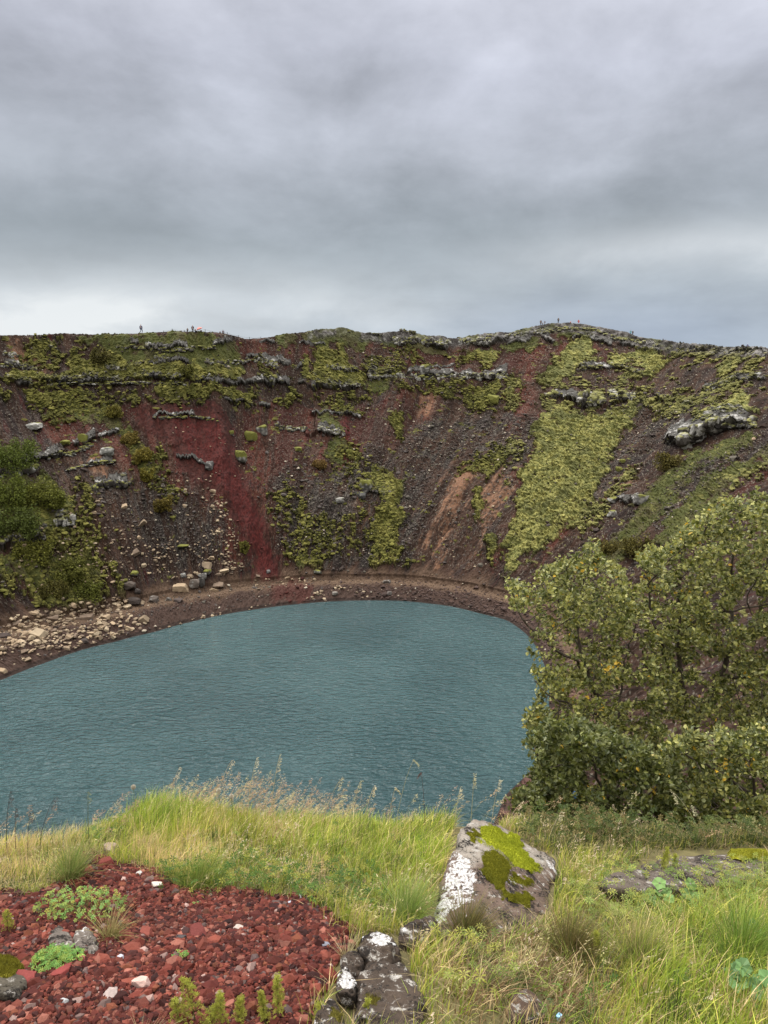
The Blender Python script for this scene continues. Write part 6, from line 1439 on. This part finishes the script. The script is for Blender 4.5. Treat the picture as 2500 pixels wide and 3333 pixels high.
def make_tree(limbs, crown, y0, dy, natt, nleaf, leafL, pal, label, gaps=(), thick=.045, hold=None):
    # seeds from limb polylines (u, v, y offset)
    seeds = []; idx_of = []
    for li, (pl_, r0, parent_limb) in enumerate(limbs):
        P3 = np.array([at_y(u, v, y0 + dyo) for u, v, dyo in pl_])
        if li == 0:
            b = P3[0].copy(); b[2] = zg(b[0], b[1]) - .15; b[0] += .02; P3 = np.concatenate([[b], P3])
        L = np.cumsum(np.r_[0, np.linalg.norm(np.diff(P3, axis=0), axis=1)]); m = max(2, int(L[-1] / .07)); t = np.linspace(0, L[-1], m)
        Q_ = np.stack([np.interp(t, L, P3[:, k]) for k in range(3)], -1); Q_[1:] += rng.normal(0, .008, (m - 1, 3))
        for k in range(m):
            if k == 0:
                if li == 0: pr = -1
                else: pr = int(np.argmin([np.linalg.norm(s[0] - Q_[0]) for s in seeds]))
            else: pr = len(seeds) - 1
            seeds.append((Q_[k], pr, r0))
    ca = np.array(crown); A = []
    while len(A) < natt:
        u, v = rng.uniform(ca[:, 0].min(), ca[:, 0].max()), rng.uniform(ca[:, 1].min(), ca[:, 1].max())
        if not inside(u + rng.normal(0, 6), v + rng.normal(0, 6), crown): continue
        if any(inside(u, v, g_) for g_ in gaps) and rng.random() < .8: continue
        if vn(np.array([u / 55.]), np.array([v / 45.]))[0] < .42 and rng.random() < .85: continue
        A.append(at_y(u, v, y0 + rng.uniform(-dy, dy)))
    A = np.array(A)
    N, par = grow(seeds, A)
    n = len(N); kids = np.zeros(n, int)
    for p in par:
        if p >= 0: kids[p] += 1
    r = np.zeros(n); depth = np.zeros(n, int)     # pipe model and distance from the tip
    for i in range(n - 1, -1, -1):
        if kids[i] == 0: r[i] = .0026 ** 2.2
        if par[i] >= 0: r[par[i]] += r[i]; depth[par[i]] = max(depth[par[i]], depth[i] + 1)
    # children of seeds may come later than their parents, so repeat once in topological order
    order = list(range(n)); r = np.zeros(n); depth = np.zeros(n, int)
    for i in reversed(order):
        if kids[i] == 0: r[i] = .0026 ** 2.2
        if par[i] >= 0: r[par[i]] += max(r[i], .0026 ** 2.2); depth[par[i]] = max(depth[par[i]], depth[i] + 1)
    rad = np.minimum(r ** (1 / 2.2), thick)
    root = empty('birch_tree', N[0]); o0 = N[0]
    ci = np.array([i for i in range(n) if par[i] >= 0]); pi = par[ci]
    def seg(sel, name):
        a = N[pi[sel]] - o0; b = N[ci[sel]] - o0; ra = rad[pi[sel]]; rb = rad[ci[sel]]; ra = np.minimum(ra, rb * 1.5); d = b - a; d /= np.linalg.norm(d, axis=1)[:, None] + 1e-9
        s1 = np.cross(d, np.array([.3, .9, .2])); s1 /= np.linalg.norm(s1, axis=1)[:, None]; s2 = np.cross(d, s1); K_ = 6 if name == 'trunk' else 4
        th_ = np.arange(K_) * 2 * math.pi / K_; ring = s1[:, None] * np.cos(th_)[None, :, None] + s2[:, None] * np.sin(th_)[None, :, None]
        V_ = np.concatenate([a[:, None] + ring * ra[:, None, None], b[:, None] + (b - a)[:, None] * .06 + ring * rb[:, None, None]], 1)
        o_ = (np.arange(len(a)) * 2 * K_)[:, None]; F_ = np.concatenate([np.concatenate([o_ + k, o_ + (k + 1) % K_, o_ + K_ + (k + 1) % K_, o_ + K_ + k], 1) for k in range(K_)])
        cc_ = np.tile([[.075, .06, .045]], (V_.shape[0] * 2 * K_, 1)) * rng.uniform(.8, 1.2, (V_.shape[0] * 2 * K_, 1))
        return mesh_np(name, V_.reshape(-1, 3), F_, m_bark, cc_, parent=root, smooth=True)
    big_ = rad[ci] > .009
    tr = seg(big_, 'trunk'); seg(~big_, 'branches')
    tips = np.nonzero((depth <= 4))[0]
    ii = rng.choice(tips, nleaf); P0 = N[ii] - o0
    L = rng.uniform(*leafL, nleaf)
    d = rng.normal(size=(nleaf, 3)) + np.array([.55, 0, .25]); d /= np.linalg.norm(d, axis=1)[:, None]
    P0 = P0 + rng.normal(0, .022, (nleaf, 3))
    nz_ = rng.normal(0, .75, (nleaf, 3)) + np.array([-.1, -.35, .75]); sd_ = np.cross(d, nz_); sd_ /= np.linalg.norm(sd_, axis=1)[:, None]; up = np.cross(sd_, d)
    W = L * rng.uniform(.28, .38, nleaf)
    l_, w_ = L[:, None], W[:, None]; c0 = P0 + d * .008
    V_ = np.stack([c0, c0 + d * l_ * .38 + sd_ * w_ + up * w_ * .35, c0 + d * l_ * .78 + sd_ * w_ * .62 + up * w_ * .2, c0 + d * l_ - up * l_ * .1, c0 + d * l_ * .78 - sd_ * w_ * .62 + up * w_ * .2, c0 + d * l_ * .38 - sd_ * w_ + up * w_ * .35, c0 + d * l_ * .42], 1)
    o_ = (np.arange(nleaf) * 7)[:, None]
    F_ = np.concatenate([np.concatenate([o_ + a for a in q], 1) for q in ((0, 1, 2, 6), (6, 2, 3, 4), (0, 6, 4, 5))])
    cols = np.array(pal)[rng.integers(0, len(pal), nleaf)] * rng.uniform(.7, 1.3, (nleaf, 1))
    clus = n3d(N[ii], 3.2, 2, 7); yel_ = (rng.random(nleaf) < .006) | ((n3d(N[ii], 5.5, 2, 9) > .69) & (rng.random(nleaf) < .3))
    cols = np.where(yel_[:, None], np.array([[.62, .40, .04]]), cols * (.75 + .5 * clus[:, None]))
    mesh_np('foliage', V_.reshape(-1, 3), F_, m_leaf, np.repeat(cols, 7, 0), parent=root)
    tag(root, label, 'tree'); print(label, n, 'nodes'); return root
PAL = [(.11, .125, .02), (.18, .19, .034), (.30, .29, .07), (.07, .085, .016), (.40, .39, .13)]
PALD = [(.07, .085, .018), (.11, .125, .03), (.16, .17, .045), (.05, .065, .015)]
T1c = [(1640, 1885), (1665, 1865), (1700, 1905), (1740, 1900), (1775, 1850), (1800, 1815), (1860, 1800), (1900, 1760), (1945, 1745), (1958, 1830), (2015, 1845), (2025, 1900), (2070, 1930), (2100, 2010), (2150, 2150), (2170, 2400), (2100, 2560), (1950, 2600), (1800, 2560), (1740, 2480), (1700, 2400), (1690, 2340), (1740, 2310), (1720, 2260), (1700, 2200), (1750, 2190), (1720, 2150), (1705, 2090), (1780, 2080), (1690, 2010), (1650, 1940)]
make_tree([([(2120, 2720, 0), (2085, 2560, 0), (2010, 2400, 0), (1990, 2340, 0), (1960, 2290, 0), (1925, 2225, 0), (1890, 2110, 0), (1870, 2000, .1), (1900, 1880, .1), (1930, 1800, .1)], .05, None),
    ([(1925, 2230, 0), (1880, 2150, -.1), (1835, 2130, -.2), (1770, 2080, -.3), (1710, 2030, -.3), (1690, 1990, -.3), (1665, 1920, -.3)], .03, None),
    ([(1990, 2345, 0), (1930, 2320, -.1), (1860, 2290, -.3), (1780, 2260, -.4), (1740, 2220, -.4)], .02, None), ([(2010, 2400, 0), (2020, 2260, .2), (2040, 2120, .3), (2065, 2050, .3), (2080, 1980, .3)], .02, None),
    ([(1890, 2110, 0), (1850, 2040, .2), (1820, 1960, .2), (1800, 1880, .2)], .02, None), ([(1925, 2225, 0), (1960, 2120, .3), (1975, 1980, .3), (2000, 1900, .3)], .02, None)],
    T1c, 6.4, .75, 1500, 18500, (.028, .047), PAL, 'leafy multi-stemmed shrub leaning left over the lake, left of the taller one', gaps=[[(2000, 2060), (2100, 2040), (2130, 2200), (2120, 2340), (2040, 2330)], [(1880, 2010), (1960, 2020), (1950, 2090), (1880, 2080)], [(1700, 2100), (1800, 2100), (1790, 2180), (1740, 2190)]])
T2c = [(2060, 1920), (2075, 1800), (2110, 1770), (2180, 1740), (2200, 1705), (2280, 1690), (2295, 1640), (2340, 1620), (2420, 1608), (2460, 1630), (2560, 1600), (2680, 1680), (2680, 2450), (2400, 2420), (2260, 2400), (2160, 2330), (2150, 2180), (2090, 2060)]
make_tree([([(2300, 2600, 0), (2268, 2400, 0), (2235, 2300, 0), (2215, 2200, 0), (2208, 2050, 0), (2212, 1920, 0), (2216, 1840, 0), (2225, 1760, 0)], .055, None),
    ([(2262, 2335, 0), (2320, 2270, 0), (2350, 2190, 0), (2375, 2120, 0), (2410, 2070, 0), (2460, 2040, .1), (2540, 2010, .1)], .04, None), ([(2210, 2080, 0), (2250, 2025, -.1), (2310, 2000, -.2), (2390, 1985, -.3), (2470, 1970, -.3)], .03, None),
    ([(2350, 2210, 0), (2410, 2200, -.2), (2500, 2195, -.3), (2580, 2180, -.3)], .02, None), ([(2375, 2120, 0), (2380, 2000, .3), (2384, 1850, .3), (2390, 1720, .3)], .02, None), ([(2210, 2250, 0), (2170, 2150, -.2), (2130, 2030, -.3), (2110, 1900, -.3)], .02, None),
    ([(2460, 2040, .1), (2510, 1900, .2), (2540, 1760, .2)], .02, None), ([(2216, 1960, 0), (2270, 1860, .2), (2320, 1740, .3)], .02, None)],
    T2c, 6.9, .8, 2300, 29000, (.030, .050), PAL, 'tallest shrub at the right edge with a dark forked trunk and pale tips', gaps=[[(2230, 2130), (2330, 2110), (2310, 2230), (2240, 2270)]])
T3c = [(2130, 2420), (2220, 2390), (2330, 2350), (2460, 2380), (2620, 2340), (2640, 2760), (2450, 2765), (2300, 2750), (2180, 2740), (2120, 2600)]
make_tree([([(2480, 2740, 0), (2465, 2640, 0), (2455, 2560, 0), (2440, 2480, 0)], .045, None), ([(2465, 2620, 0), (2520, 2560, 0), (2580, 2480, 0)], .02, None), ([(2460, 2600, 0), (2380, 2540, -.1), (2290, 2480, -.2), (2200, 2450, -.2)], .02, None), ([(2470, 2680, 0), (2350, 2640, 0), (2250, 2600, 0)], .015, None)],
    T3c, 4.9, .45, 1300, 14000, (.026, .044), PAL + PALD[:2], 'low bushy shrub with a short dark trunk at the right edge, nearest of the shrubs')
T4c = [(1700, 2430), (1760, 2350), (1880, 2340), (2000, 2400), (2150, 2440), (2240, 2500), (2240, 2740), (2000, 2750), (1850, 2730), (1690, 2660), (1655, 2580), (1740, 2510)]
make_tree([([(2000, 2760, 0), (1980, 2640, 0), (1950, 2540, 0), (1920, 2440, 0)], .03, None), ([(1985, 2660, 0), (1880, 2600, -.1), (1800, 2520, -.1), (1740, 2440, -.1)], .02, None), ([(1990, 2680, 0), (2090, 2600, 0), (2180, 2540, 0)], .02, None), ([(1970, 2600, 0), (2030, 2520, .1), (2060, 2450, .1)], .02, None)],
    T4c, 4.9, .5, 1500, 18000, (.026, .046), PALD + PAL[:1], 'dense dark green thicket below the two taller shrubs')
sp_ = (1100, 2650)
# low heather fringe on the crest between lake and big rock
crumple(1870, 2590, 4.5, 9, 15, (.06, .22, .65), 'blue_ribbon', 'bright blue scrap hanging in the dark thicket at the lower left of the shrubs', 17)
crumple(1832, 2610, 4.6, 5, 7, (.03, .10, .35), 'blue_ribbon', 'tiny darker blue scrap left of the bright blue one in the thicket', 19)
